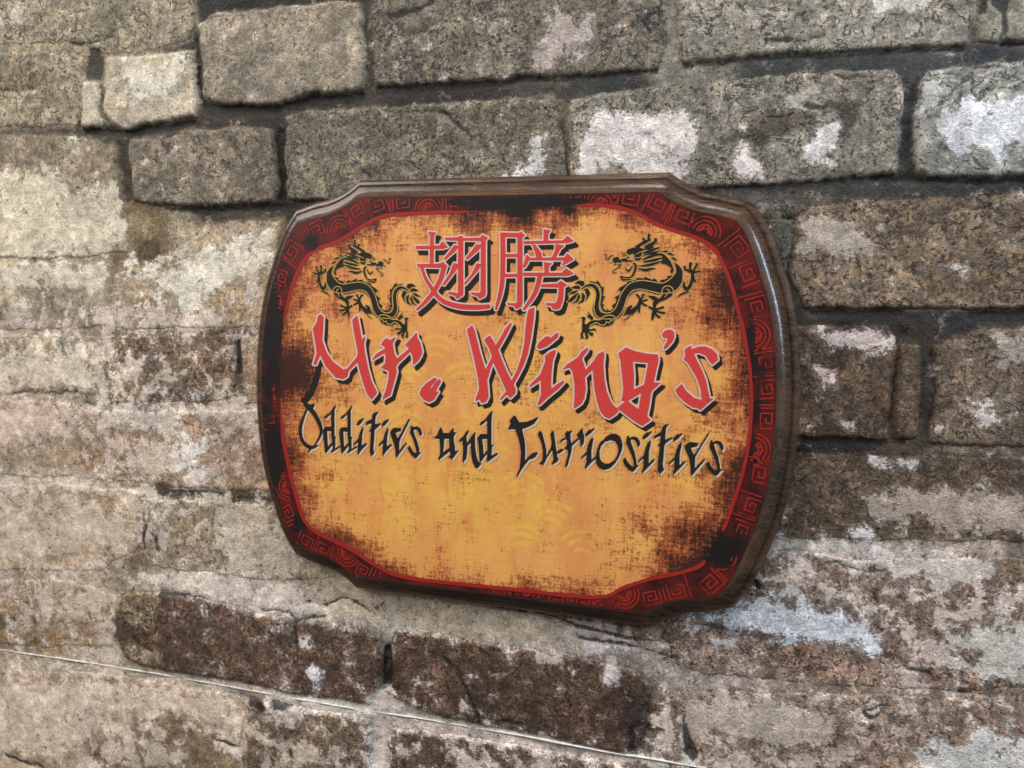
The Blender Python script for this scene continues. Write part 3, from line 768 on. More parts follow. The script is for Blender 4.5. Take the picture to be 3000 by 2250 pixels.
hh = k.m('ADD', k.m('MULTIPLY', g1, 0.8), k.m('ADD', g2, k.m('MULTIPLY', wear_n, 1.3)))
k.bump(hh, 0.30, 0.0006)
nb = k.n('ShaderNodeBump')
nb.inputs['Strength'].default_value, nb.inputs['Distance'].default_value = 0.30, 0.0006
k.l(k.m('ADD', k.m('MULTIPLY', g1, 0.6), wear_n), nb.inputs['Height'])
k.l(nb.outputs[0], k.b.inputs['Coat Normal'])
M_WOOD = k.mat
plaque = bpy.data.objects.new('shop_sign_plaque', None)
COL.objects.link(plaque)
plaque.location = (0, 0, 0)
plaque.empty_display_size = 0.05
plaque['label'] = 'wooden plaque with notched corners and orange printed shop sign, fixed to the brick-printed wall'
plaque['category'] = 'sign'
bme = make_mesh('board', bv, bf, cnt, True)
board = add('board', bme, M_WOOD, plaque)
board['label'] = 'dark brown wooden board with routed moulded edge'
bme.polygons[-1].use_smooth = False
bme.polygons[-2].use_smooth = False
bme.set_sharp_from_angle(angle=math.radians(24))


# ------------------------------------------------------------------ printed layers on the face
def contour_mesh(name, sd, x0, z0, h, y, keep_grid=False):
    """flat mesh of the area sd > 0 on a grid (marching squares)"""
    nx, nz = sd.shape
    ins = sd > 0
    c4 = ins[:-1, :-1].astype(int) + ins[1:, :-1] + ins[1:, 1:] + ins[:-1, 1:]
    verts, faces, counts = [], [], []
    vid = {}

    def node(i, j):
        key = (i, j)
        if key not in vid:
            vid[key] = len(verts)
            verts.append((x0 + i * h, y, z0 + j * h))
        return vid[key]

    def edge(a, b):
        key = (a, b) if a < b else (b, a)
        if key not in vid:
            (i, j), (m, n_) = key
            s0, s1 = sd[i, j], sd[m, n_]
            t = s0 / (s0 - s1)
            vid[key] = len(verts)
            verts.append((x0 + (i + t * (m - i)) * h, y, z0 + (j + t * (n_ - j)) * h))
        return vid[key]

    for i in range(nx - 1):                         # full cells, joined in runs
        col = np.concatenate([[0], (c4[i] == 4).astype(int), [0]])
        dcol = np.diff(col)
        st, en = np.nonzero(dcol == 1)[0], np.nonzero(dcol == -1)[0]
        for a, b in zip(st, en):
            if keep_grid:
                for j in range(a, b):
                    faces += [node(i, j), node(i + 1, j), node(i + 1, j + 1), node(i, j + 1)]
                    counts.append(4)
            else:
                faces += [node(i, a), node(i + 1, a), node(i + 1, b), node(i, b)]
                counts.append(4)
    for i, j in zip(*np.nonzero((c4 > 0) & (c4 < 4))):
        cs = [(i, j), (i + 1, j), (i + 1, j + 1), (i, j + 1)]
        poly = []
        for a, b in zip(cs, cs[1:] + cs[:1]):
            if ins[a]:
                poly.append(node(*a))
            if ins[a] != ins[b]:
                poly.append(edge(a, b))
        if len(poly) >= 3:
            faces += poly
            counts.append(len(poly))
    if not counts:
        return None
    return make_mesh(name, np.array(verts), faces, counts)


class Shape:
    """a union of traced polygons and strokes (photo pixels), minus holes"""
    def __init__(self):
        self.pos, self.neg = [], []

    def box(self):
        p = np.concatenate([np.asarray(a)[:, :2] for a, _ in self.pos])
        return p.min(0), p.max(0)

    def sd(self, px, py):
        s = np.full(px.shape, -1e6)
        for p, kind in self.pos:
            r = 14 + (p[:, 2].max() if kind == 's' else 0)
            m = (px > p[:, 0].min() - r) & (px < p[:, 0].max() + r) & (py > p[:, 1].min() - r) & (py < p[:, 1].max() + r)
            s[m] = np.maximum(s[m], (sd_poly if kind == 'p' else sd_stroke)(px[m], py[m], p))
        for p, kind in self.neg:
            s = np.minimum(s, -(sd_poly if kind == 'p' else sd_stroke)(px, py, p))
        return s


def shp(reg, *items):
    """reg = (x0, y0, scale); item: list of 2-tuples = polygon, 3-tuples = stroke, ('-', list) = hole"""
    S = Shape()
    x0, y0, s = reg
    for it in items:
        tgt = S.pos
        if isinstance(it, tuple) and it[0] == '-':
            tgt, it = S.neg, it[1]
        if len(it[0]) == 3:
            a = catmull(it, 4)
            tgt.append((np.stack([x0 + a[:, 0] * s, y0 + a[:, 1] * s, np.maximum(a[:, 2], 1) * s], 1), 's'))
        else:
            tgt.append((np.array([(x0 + x * s, y0 + y * s) for x, y in it]), 'p'))
    return S


def join(*shapes):
    S = Shape()
    for a in shapes:
        S.pos += a.pos
        S.neg += a.neg
    return S


def move(pts, dx, dy):
    return [(p[0] + dx, p[1] + dy, *p[2:]) for p in pts]


YF = -T_FACE
HG = 0.00017


def face_grid(lo, hi, pad, h, mapping=None):
    cx = np.array([lo[0] - pad, hi[0] + pad, lo[0] - pad, hi[0] + pad])
    cy = np.array([lo[1] - pad, lo[1] - pad, hi[1] + pad, hi[1] + pad])
    wx, wz = from_px(cx, cy, YF)
    if mapping:
        wx, wz = mapping(wx, wz)
    xs = np.arange(wx.min(), wx.max() + h, h)
    zs = np.arange(wz.min(), wz.max() + h, h)
    X, Z = np.meshgrid(xs, zs, indexing='ij')
    return X, Z, xs[0], zs[0]


def print_shape(name, S, grow, shift, lift, mat, parent, h=HG, inv=None, fwd=None):
    lo, hi = S.box()
    lo, hi = lo + shift, hi + shift
    X, Z, x0, z0 = face_grid(lo, hi, grow + 4, h, fwd)
    XX, ZZ = inv(X, Z) if inv else (X, Z)
    px, py = to_px(XX, np.full(X.shape, YF), ZZ)
    sd = S.sd(px - shift[0], py - shift[1]) + grow
    me = contour_mesh(name, sd, x0, z0, h, YF - lift)
    return add(name, me, mat, parent) if me else None


def ink(name, rgb, rough=0.42, wear=0.25, worn=(90, 40, 25), vary=0.18):
    k = NT(name)
    v = k.coord((1, 1, 1))
    c = tup(rgb)
    n1 = k.noise(v, 700, 3, 0.6)
    f = k.m('ADD', 1.0 - vary, k.m('MULTIPLY', n1, 2 * vary))
    cmb = k.n('ShaderNodeCombineColor')
    for i in range(3):
        k.l(f, cmb.inputs[i])
    cc = k.mix(1.0, c, cmb.outputs[0], 'MULTIPLY')
    if wear:
        hx = k.noise(k.coord((0.35, 1, 1)), 420, 4, 0.7)
        hz = k.noise(k.coord((1, 1, 0.35)), 420, 4, 0.7)
        big = k.noise(v, 26, 3, 0.55)
        w = k.m('ADD', k.m('MAXIMUM', hx, hz), k.m('MULTIPLY', k.m('SUBTRACT', big, 0.5), 0.5))
        cc = k.mix(k.m('MULTIPLY', k.ramp(w, 0.66, 0.80), wear), cc, tup(worn))
    k.l(cc, k.b.inputs['Base Color'])
    k.b.inputs['Roughness'].default_value = rough
    k.b.inputs['Specular IOR Level'].default_value = 0.4
    k.bump(k.noise(v, 300, 3, 0.6), 0.12, 0.0004)
    return k.mat


M_RED = ink('red_ink', (206, 62, 57), wear=0.55)
M_PALE = ink('pale_outline_ink', (214, 186, 172), wear=0.45, worn=(150, 100, 80))
M_BLACK = ink('black_ink', (34, 29, 26), wear=0.0, vary=0.25)
M_BEIGE = ink('beige_shadow_ink', (214, 190, 162), wear=0.25, worn=(190, 120, 70))
M_GOLD = ink('gold_outline_ink', (205, 165, 88), wear=0.2)
M_TRIM = ink('trim_red_ink', (152, 36, 31), wear=0.95, worn=(70, 20, 18))
M_FRET = ink('fret_red_ink', (150, 38, 29), wear=0.95, worn=(52, 16, 14), vary=0.45)

# face outline and inner panel outline
face_poly_w = OUT
Z1, Z2, Z3 = (740, 480, .271248), (1240, 480, .271248), (1780, 480, .271248)
Z4, Z5, Z6 = (740, 880, .271248), (1240, 880, .271248), (1780, 880, .271248)
Z7, Z8 = (740, 1300, .271248), (1780, 1400, .271248)


def rp(reg, pts):
    return [(reg[0] + x * reg[2], reg[1] + y * reg[2]) for x, y in pts]


INNER = (rp(Z1, [(2180, 525), (1900, 532), (1500, 557), (1380, 582), (1250, 640), (1100, 740), (980, 810), (860, 870), (720, 915), (630, 970), (540, 1085), (470, 1230), (420, 1380), (385, 1540)])
         + rp(Z4, [(345, 180), (318, 400), (303, 600), (298, 800), (300, 1000), (310, 1200), (328, 1400), (350, 1560)])
         + rp(Z7, [(392, 220), (420, 360), (460, 500), (500, 640), (550, 790), (630, 905), (760, 985), (950, 1075), (1100, 1152), (1250, 1255), (1400, 1345)])
         + [(1180, 1688), (1316, 1706), (1542, 1729), (1670, 1744), (1745, 1748), (1787, 1743)]
         + rp(Z8, [(150, 1190), (320, 1130), (480, 1080), (680, 1040), (860, 1000), (1000, 940), (1085, 850), (1150, 730), (1230, 590), (1290, 450), (1340, 300), (1390, 150), (1440, 0)])
         + rp(Z6, [(1512, 1600), (1540, 1350), (1550, 1120), (1545, 900), (1528, 700), (1492, 480), (1450, 250)])
         + rp(Z3, [(1410, 1600), (1360, 1400), (1300, 1220), (1225, 1040), (1150, 925), (1010, 825), (850, 765), (680, 712), (520, 650), (360, 560), (200, 495), (50, 465)])
         + rp(Z2, [(1850, 447), (1640, 452), (1200, 472), (800, 497), (400, 520)]))
INNER_S = catmull(INNER, 3, True)

# grid for the two printed fields with the worn areas stored per vertex
HP = 0.0007
xs = np.arange(-0.1455, 0.1462, HP)
zs = np.arange(-0.1090, 0.1097, HP)
FX, FZ = np.meshgrid(xs, zs, indexing='ij')
fpx, fpy = to_px(FX, np.full(FX.shape, YF), FZ)
jx = fbm(FX, FZ, 90, 211, 4) * 10
sd_face = sd_poly(FX, FZ, face_poly_w) * 5000            # about traced units
sd_in = sd_poly(fpx, fpy, INNER_S)
GRIME = [(1500, 590, 230, 60, .85), (1390, 640, 90, 70, .6), (1530, 640, 80, 60, .75), (1650, 620, 70, 90, .65), (1600, 660, 120, 60, .35), (800, 960, 45, 90, .75), (850, 1090, 120, 110, .95), (960, 1140, 90, 50, .5),
         (2130, 900, 120, 110, .8), (2080, 960, 80, 60, .5), (2190, 1060, 80, 220, .55), (2130, 1220, 120, 120, .4), (2150, 1420, 110, 110, .75), (2060, 1590, 170, 120, .9), (2000, 1640, 120, 90, .6), (1930, 1560, 100, 100, .45),
         (850, 1330, 60, 80, .5), (880, 1560, 100, 60, .4), (1000, 1590, 100, 70, .45), (960, 1500, 100, 60, .3), (1200, 620, 120, 40, .25), (1150, 900, 120, 80, .18), (960, 860, 60, 100, .3), (1850, 760, 140, 80, .2), (2000, 1300, 90, 90, .3), (1850, 640, 60, 70, .3)]
gm = np.clip(0.06 + np.clip((170 - sd_in) / 170, 0, 1) * 0.20, 0, 1) + 0.16 * np.clip(fbm(FX, FZ * 0.4, 45, 221, 3), -1, 1)
for x, y, rx, ry, s in GRIME:
    gm = np.maximum(gm, s * np.exp(-(((fpx - x) / rx) ** 2 + ((fpy - y) / ry) ** 2) * 0.9))
gm += np.clip((90 - sd_in) / 90, 0, 1) ** 1.5 * 0.42 * (0.4 + 0.8 * vnoise(FX, FZ, 40, 231))
BLK = [(1500, 592, 250, 24, 1.0), (1530, 618, 46, 26, 1.2), (1672, 618, 26, 26, .9), (795, 980, 34, 190, 1.15), (785, 1130, 24, 150, .95), (800, 1330, 30, 130, 1.05), (912, 712, 22, 30, 1.1), (2110, 1612, 55, 60, 1.15), (2160, 1600, 60, 50, .9),
       (2200, 1420, 30, 80, .55), (2200, 1000, 20, 140, .75), (2215, 1150, 26, 160, .7), (2170, 800, 24, 60, .5), (880, 1530, 26, 40, .9), (2240, 1240, 40, 60, .4), (1000, 720, 60, 20, .4), (800, 850, 22, 60, .5), (2205, 1300, 24, 90, .6), (1850, 600, 120, 14, .4)]
gm += 0.30 * np.clip(vnoise(FX, FZ * 0.12, 70, 225) - 0.55, 0, 1) * np.clip(np.abs(fpx - 1480) / 500, 0.3, 1.3)
bm = np.zeros(FX.shape)
for x, y, rx, ry, s in BLK:
    bm = np.maximum(bm, s * np.exp(-(((fpx + jx - x) / rx) ** 2 + ((fpy + jx - y) / ry) ** 2) * 0.8))
# yellow wave pattern: rows of concentric arcs
wv = np.zeros(FX.shape)
pitch, rowh = 0.034, 0.0115
for r in range(-2, 12):
    for c in range(-6, 7):
        cx = (c + 0.5 * (r % 2)) * pitch
        cz = 0.075 - r * rowh * 1.25
        d = np.hypot(FX - cx, FZ - cz)
        up = (FZ > cz - 0.001)
        for rad, wd in ((0.0055, 0.0011), (0.0105, 0.0013), (0.0150, 0.0014)):
            ang = np.degrees(np.arctan2(FZ - cz, FX - cx))
            lim = np.clip((ang - 35) / 14, 0, 1) * np.clip((145 - ang) / 14, 0, 1)
            wv = np.maximum(wv, np.clip(1.3 - np.abs(d - rad) / wd, 0, 1) * lim * up)
wmask = np.clip(0.6 + 1.1 * fbm(FX, FZ, 22, 241, 3), 0.05, 1) * np.clip((fpy - 820) / 260, 0.12, 1) * np.exp(-((fpx - 1500) / 620) ** 2)
wv *= wmask
wv = np.maximum(wv, 0.0) + 0.55 * np.exp(-((fpx - 1480) / 520) ** 2 - ((fpy - 1390) / 300) ** 2) * np.clip(0.75 + fbm(FX, FZ, 30, 245, 3), 0, 1.4)


def field(name, sd, lift, mat, extra):
    """print field whose mesh keeps its grid so that it can carry the worn areas"""
    me = contour_mesh(name, sd, xs[0], zs[0], HP, YF - lift, True)
    co = np.empty(len(me.vertices) * 3, np.float32)
    me.vertices.foreach_get('co', co)
    co = co.reshape(-1, 3)
    u = np.clip((co[:, 0] - xs[0]) / HP, 0, len(xs) - 1.001)
    w = np.clip((co[:, 2] - zs[0]) / HP, 0, len(zs) - 1.001)
    i, j = u.astype(int), w.astype(int)
    fu, fw = u - i, w - j
    rgb = []
    for A in extra:
        rgb.append(A[i, j] * (1 - fu) * (1 - fw) + A[i + 1, j] * fu * (1 - fw) + A[i, j + 1] * (1 - fu) * fw + A[i + 1, j + 1] * fu * fw)
    a = me.color_attributes.new('wear', 'FLOAT_COLOR', 'POINT')
    rgba = np.ones((len(co), 4), np.float32)
    rgba[:, :3] = np.stack(rgb, 1)
    a.data.foreach_set('color', rgba.ravel())
    return add(name, me, mat, plaque)


def print_material(name, border):
    k = NT(name)
    v = k.coord()
    at = k.n('ShaderNodeAttribute', attribute_name='wear')
    sp_ = k.n('ShaderNodeSeparateColor')
    k.l(at.outputs['Color'], sp_.inputs[0])
    G, B, W = sp_.outputs
    hx = k.noise(k.coord((0.16, 1, 1)), 820, 5, 0.72)
    hz = k.noise(k.coord((1, 1, 0.14)), 820, 5, 0.72)
    cl = k.noise(v, 75, 4, 0.6)
    fine = k.noise(v, 1100, 3, 0.7)
    linen = k.m('ADD', k.m('MULTIPLY', k.m('ADD', hx, hz), 0.5), k.m('MULTIPLY', k.m('SUBTRACT', fine, 0.5), 0.45))
    linen = k.m('ADD', linen, k.m('MULTIPLY', k.m('SUBTRACT', cl, 0.5), 0.45))
    if border:
        c = k.mix(k.ramp(cl, 0.35, 0.65), tup((96, 25, 20)), tup((46, 16, 14)))
        c = k.mix(k.m('MULTIPLY', k.ramp(linen, 0.52, 0.70), 0.5), c, tup((128, 34, 26)))
        dk = k.ramp(k.m('ADD', B, k.m('MULTIPLY', k.m('SUBTRACT', linen, 0.5), 2.4)), 0.22, 0.80)
        c = k.mix(dk, c, tup((26, 21, 20)))
    else:
        big = k.noise(k.coord((1, 1, 0.5)), 38, 4, 0.6)
        c = k.mix(k.ramp(big, 0.33, 0.68), tup((218, 140, 84)), tup((234, 172, 94)))
        c = k.mix(k.m('MULTIPLY', k.ramp(k.noise(v, 62, 3, 0.6), 0.56, 0.72), 0.55), c, tup((234, 182, 76)))
        c = k.mix(k.m('MULTIPLY', W, 0.8), c, tup((234, 186, 78)))
        c = k.mix(k.m('MULTIPLY', k.ramp(k.noise(k.coord((1, 1, 0.3)), 110, 4, 0.65), 0.52, 0.66), 0.40), c, tup((216, 122, 72)))
        # faint wood grain showing through
        gr = k.noise(k.coord((0.06, 1, 1)), 900, 3, 0.6, 0.5)
        c = k.mix(k.m('MULTIPLY', k.ramp(gr, 0.5, 0.7), 0.25), c, tup((206, 120, 62)))
        warm = k.ramp(k.m('ADD', k.m('MULTIPLY', G, 0.9), k.m('MULTIPLY', k.m('SUBTRACT', cl, 0.5), 1.3)), 0.18, 0.75)
        c = k.mix(k.m('MULTIPLY', warm, 0.55), c, tup((178, 80, 44)))
        th = k.m('ADD', k.m('MULTIPLY', G, 0.36), linen)
        c = k.mix(k.m('MULTIPLY', k.ramp(th, 0.585, 0.71), 0.75), c, tup((128, 50, 30)))
        c = k.mix(k.m('MULTIPLY', k.ramp(th, 0.71, 0.86), 0.92), c, tup((44, 24, 20)))
        dk = k.ramp(k.m('ADD', B, k.m('MULTIPLY', k.m('SUBTRACT', linen, 0.5), 1.8)), 0.45, 0.85)
        c = k.mix(dk, c, tup((30, 23, 21)))
    k.l(c, k.b.inputs['Base Color'])
    k.b.inputs['Roughness'].default_value = 0.42
    k.b.inputs['Specular IOR Level'].default_value = 0.4
    k.bump(k.m('ADD', k.noise(v, 300, 3, 0.6), k.m('MULTIPLY', fine, 0.3)), 0.12, 0.0004)
    return k.mat


bmask = np.maximum(bm, np.clip(0.22 + 0.6 * fbm(FX, FZ, 60, 251, 4, 0.65), 0, 1) * 0.75)
bf_ = field('printed_border', sd_face + 3, 0.00010, print_material('printed_border', True), [gm, bmask, wv])
bf_['label'] = 'dark red printed border with fret pattern'
pf_ = field('printed_panel', sd_in, 0.00022, print_material('printed_panel', False), [gm, bm, wv])
pf_['label'] = 'worn orange printed panel'
# red trim line round the panel
Xg, Zg = np.meshgrid(np.arange(-0.1455, 0.1462, 0.00035), np.arange(-0.109, 0.1097, 0.00035), indexing='ij')
tpx, tpy = to_px(Xg, np.full(Xg.shape, YF), Zg)
sin_f = sd_poly(tpx, tpy, INNER_S)
sface_f = sd_poly(Xg, Zg, face_poly_w) * 5000
trim_n = fbm(Xg, Zg, 220, 261, 4, 0.7)
gate = np.zeros(Xg.shape)
for x, y, rx, ry, s in BLK[:3] + BLK[6:9] + [(800, 1010, 40, 330, 1.0), (1500, 592, 200, 40, 1.2)]:
    gate = np.maximum(gate, s * np.exp(-(((tpx - x) / rx) ** 2 + ((tpy - y) / ry) ** 2) * 0.8))
tw = 5.6 + 1.8 * trim_n - np.clip(gate - 0.45, 0, 1) * 30
me = contour_mesh('trim_line', np.minimum(np.minimum(tw - np.abs(sin_f + 1), sface_f - 2), 20), -0.1455, -0.109, 0.00035, YF - 0.00034)
tr = add('trim_line', me, M_TRIM, plaque)
tr['label'] = 'bright red line round the orange panel'

# fret pattern of the border: spirals and fans set along the band
ang_pts = []
mid = catmull(INNER, 3, True)
wx, wz = from_px(mid[:, 0], mid[:, 1], YF)
midw = np.stack([wx, wz], 1)
seg = np.linalg.norm(np.roll(midw, -1, 0) - midw, axis=1)
cum = np.concatenate([[0], np.cumsum(seg)])
tot = cum[-1]
rnd = random.Random(5)


def spiral(c, t, nrm_, s, flip):
    """square spiral as a polyline in the band's own directions"""
    P = [(-1, -1), (-1, 1), (1, 1), (1, -0.55), (-0.5, -0.55), (-0.5, 0.5), (0.5, 0.5), (0.5, -0.05), (0.0, -0.05)]
    return [tuple(c + t * (a * s * flip) + nrm_ * (b * s)) for a, b in P]


def fan(c, t, nrm_, s):
    out = []
    for r in (1.35, 1.0, 0.66, 0.34):
        out.append([tuple(c + t * (math.cos(a) * r * s) + nrm_ * ((math.sin(a) * r - 0.55) * s)) for a in np.linspace(0.05, math.pi - 0.05, 14)])
    out.append([tuple(c + t * (-0.6 * s) + nrm_ * (-0.6 * s)), tuple(c + nrm_ * (0.2 * s)), tuple(c + t * (0.6 * s) + nrm_ * (-0.6 * s))])
    return out


fret_polys = []
step = 0.0136
kk = 0
d0 = 0.0
while d0 < tot - step * 0.5:
    i = np.searchsorted(cum, d0) % len(midw)
    a, b = midw[i], midw[(i + 4) % len(midw)]
    t = (b - a) / np.linalg.norm(b - a)
    nn = np.array([t[1], -t[0]])
    if np.dot(nn, a) < 0:
        nn = -nn
    # half way between panel edge and board edge
    dist = max(0.004, min(0.016, float(sd_poly(np.array([a[0]]), np.array([a[1]]), face_poly_w)[0])))
    c0 = a + nn * dist * 0.56
    if kk % 4 == 1:
        fret_polys.append(fan(c0, t, nn, 0.0058))
    else:
        s = 0.0042 + 0.0010 * rnd.random()
        fret_polys.append([spiral(c0 + nn * 0.0012, t, nn, s, 1 if kk % 2 else -1), [tuple(c0 + t * 0.0066 - nn * 0.006), tuple(c0 + t * 0.0066 + nn * 0.009)]])
    kk += 1
    d0 += step
for motif in fret_polys:
    allp = np.array([p for pl in motif for p in pl])
    lo, hi = allp.min(0) - 0.0012, allp.max(0) + 0.0012
    hg = 0.00028
    ax_, az_ = np.arange(lo[0], hi[0], hg), np.arange(lo[1], hi[1], hg)
    X, Z = np.meshgrid(ax_, az_, indexing='ij')
    s = np.full(X.shape, -1.0)
    for pl in motif:
        s = np.maximum(s, sd_stroke(X, Z, [(p[0], p[1], 0.00078) for p in pl]))
    s -= np.clip(fbm(X, Z, 150, 271, 3), 0, 1) * 0.00055
    px_, py_ = to_px(X, np.full(X.shape, YF), Z)
    lim = np.minimum(sd_poly(X, Z, face_poly_w) - 0.0004, (-sd_poly(px_, py_, INNER_S) - 9) / 5000)
    g = np.zeros(X.shape)
    for x, y, rx, ry, st in BLK:
        g = np.maximum(g, st * np.exp(-(((px_ - x) / rx) ** 2 + ((py_ - y) / ry) ** 2) * 0.8))
    s = np.minimum(np.minimum(s, lim), (0.62 - g) * 0.001 + 0.0002 * fbm(X, Z, 200, 281, 2))
    if (s > 0).sum() > 20:
        me = contour_mesh('fret_ornament', s, ax_[0], az_[0], hg, YF - 0.00022)
        if me:
            add('fret_ornament', me, M_FRET, plaque)

# ---- red lettering
RED = {
    'M': shp(Z4, [(740, 150), (768, 175), (765, 290), (755, 430), (800, 560), (870, 660), (985, 750), (1030, 735), (1135, 610), (1145, 560), (1125, 460), (1100, 330), (1085, 210), (1135, 165), (1155, 270), (1185, 430), (1220, 390), (1205, 470), (1215, 560), (1250, 740), (1290, 880), (1345, 985), (1340, 1005), (1290, 1065), (1245, 1010), (1205, 900), (1170, 780), (1140, 660), (1040, 760), (1025, 820), (985, 845), (905, 830), (880, 800), (800, 710), (735, 580), (690, 690), (665, 690), (700, 570), (690, 480), (670, 370), (660, 300), (700, 240), (715, 170)]),
    'r': shp(Z4, [(1415, 440), (1450, 410), (1490, 430), (1550, 395), (1515, 465), (1530, 560), (1560, 630), (1590, 610), (1700, 520), (1655, 480), (1720, 410), (1775, 350), (1780, 400), (1810, 450), (1835, 550), (1820, 600), (1790, 650), (1740, 695), (1735, 600), (1710, 545), (1570, 680), (1550, 720), (1560, 770), (1530, 880), (1490, 1020), (1410, 1065), (1450, 960), (1475, 850), (1480, 760), (1395, 725), (1440, 680), (1445, 600), (1430, 560), (1370, 600), (1300, 640), (1340, 580), (1440, 520), (1430, 490), (1395, 480)]),
    'dot': shp(Z4, [(1970, 835), (1995, 850), (1940, 910), (1915, 945), (1935, 950), (1985, 880), (2025, 850), (2035, 875), (1995, 950), (1975, 975), (2010, 990), (1990, 1020), (1960, 1070), (1910, 1095), (1850, 1065), (1810, 1010), (1830, 950), (1890, 890)]),
    'W': shp(Z5, [(480, 315), (530, 270), (555, 320), (580, 420), (620, 580), (665, 720), (680, 750), (735, 640), (750, 600), (710, 500), (665, 425), (720, 380), (755, 430), (785, 490), (830, 420), (890, 310), (950, 240), (955, 260), (900, 370), (850, 460), (810, 530), (850, 640), (900, 760), (950, 860), (960, 870), (1020, 750), (1070, 600), (1100, 450), (1110, 300), (1130, 150), (1145, 100), (1200, 80), (1195, 180), (1165, 400), (1130, 570), (1080, 710), (1000, 860), (975, 905), (1000, 960), (995, 1000), (945, 1050), (905, 1010), (840, 1075), (835, 1060), (905, 980), (880, 920), (820, 790), (760, 660), (740, 700), (690, 860), (700, 960), (705, 1040), (680, 1090), (635, 1105), (615, 1060), (570, 1085), (580, 1040), (610, 960), (600, 850), (570, 700), (530, 520), (490, 370)]),
    'i': shp(Z5, [(1235, 495), (1260, 450), (1330, 390), (1370, 395), (1380, 410), (1440, 355), (1465, 360), (1450, 400), (1390, 450), (1340, 490), (1270, 520), (1240, 515)], [(1320, 600), (1370, 560), (1425, 535), (1430, 560), (1400, 650), (1385, 780), (1380, 900), (1385, 960), (1440, 915), (1515, 865), (1525, 880), (1450, 960), (1350, 1040), (1260, 1125), (1240, 1125), (1280, 1010), (1275, 900), (1280, 850), (1220, 890), (1150, 935), (1160, 910), (1270, 800), (1300, 720), (1325, 660)]),
    'n': shp(Z5, [(1510, 745), (1560, 690), (1640, 640), (1670, 620), (1720, 550), (1780, 510), (1770, 550), (1720, 610), (1715, 640), (1740, 700), (1750, 750), (1770, 740), (1840, 660), (1890, 580), (1950, 550), (1955, 600), (1945, 700), (1955, 850), (1980, 980), (2020, 1080), (2060, 1140), (2112, 1180), (2080, 1225), (2010, 1270), (1960, 1250), (1910, 1180), (1880, 1080), (1855, 950), (1840, 800), (1835, 740), (1770, 800), (1745, 830), (1755, 950), (1740, 1050), (1710, 1110), (1640, 1160), (1630, 1150), (1640, 1030), (1640, 900), (1615, 760), (1580, 720)]),
    'g': shp(Z6, [(120, 575), (200, 510), (300, 550), (440, 580), (540, 585), (550, 640), (520, 770), (495, 885), (570, 890), (480, 970), (465, 1010), (450, 1130), (425, 1250), (465, 1290), (375, 1350), (290, 1300), (110, 1160), (200, 1085), (150, 1080), (165, 1040), (175, 950), (160, 800), (145, 650)], ('-', [(270, 655), (445, 670), (420, 800), (400, 910), (280, 965), (285, 800)]), ('-', [(215, 1085), (370, 990), (355, 1080), (340, 1180)])),
    'apostrophe': shp(Z6, [(590, 370), (620, 330), (680, 315), (715, 340), (720, 390), (700, 440), (640, 510), (610, 525), (610, 510), (650, 430), (655, 400), (610, 405)]),
    's': shp(Z6, [(835, 530), (880, 500), (900, 490), (905, 530), (990, 500), (1060, 500), (1130, 530), (1180, 580), (1190, 640), (1130, 690), (1100, 650), (1060, 590), (980, 560), (930, 575), (960, 640), (1020, 760), (1060, 860), (1085, 980), (1100, 1055), (1140, 1060), (1080, 1110), (1000, 1180), (985, 1160), (920, 1150), (830, 1090), (760, 1020), (735, 965), (800, 905), (850, 980), (930, 1050), (1020, 1080), (1010, 960), (970, 840), (900, 720), (860, 660), (825, 640), (845, 600)]),
}
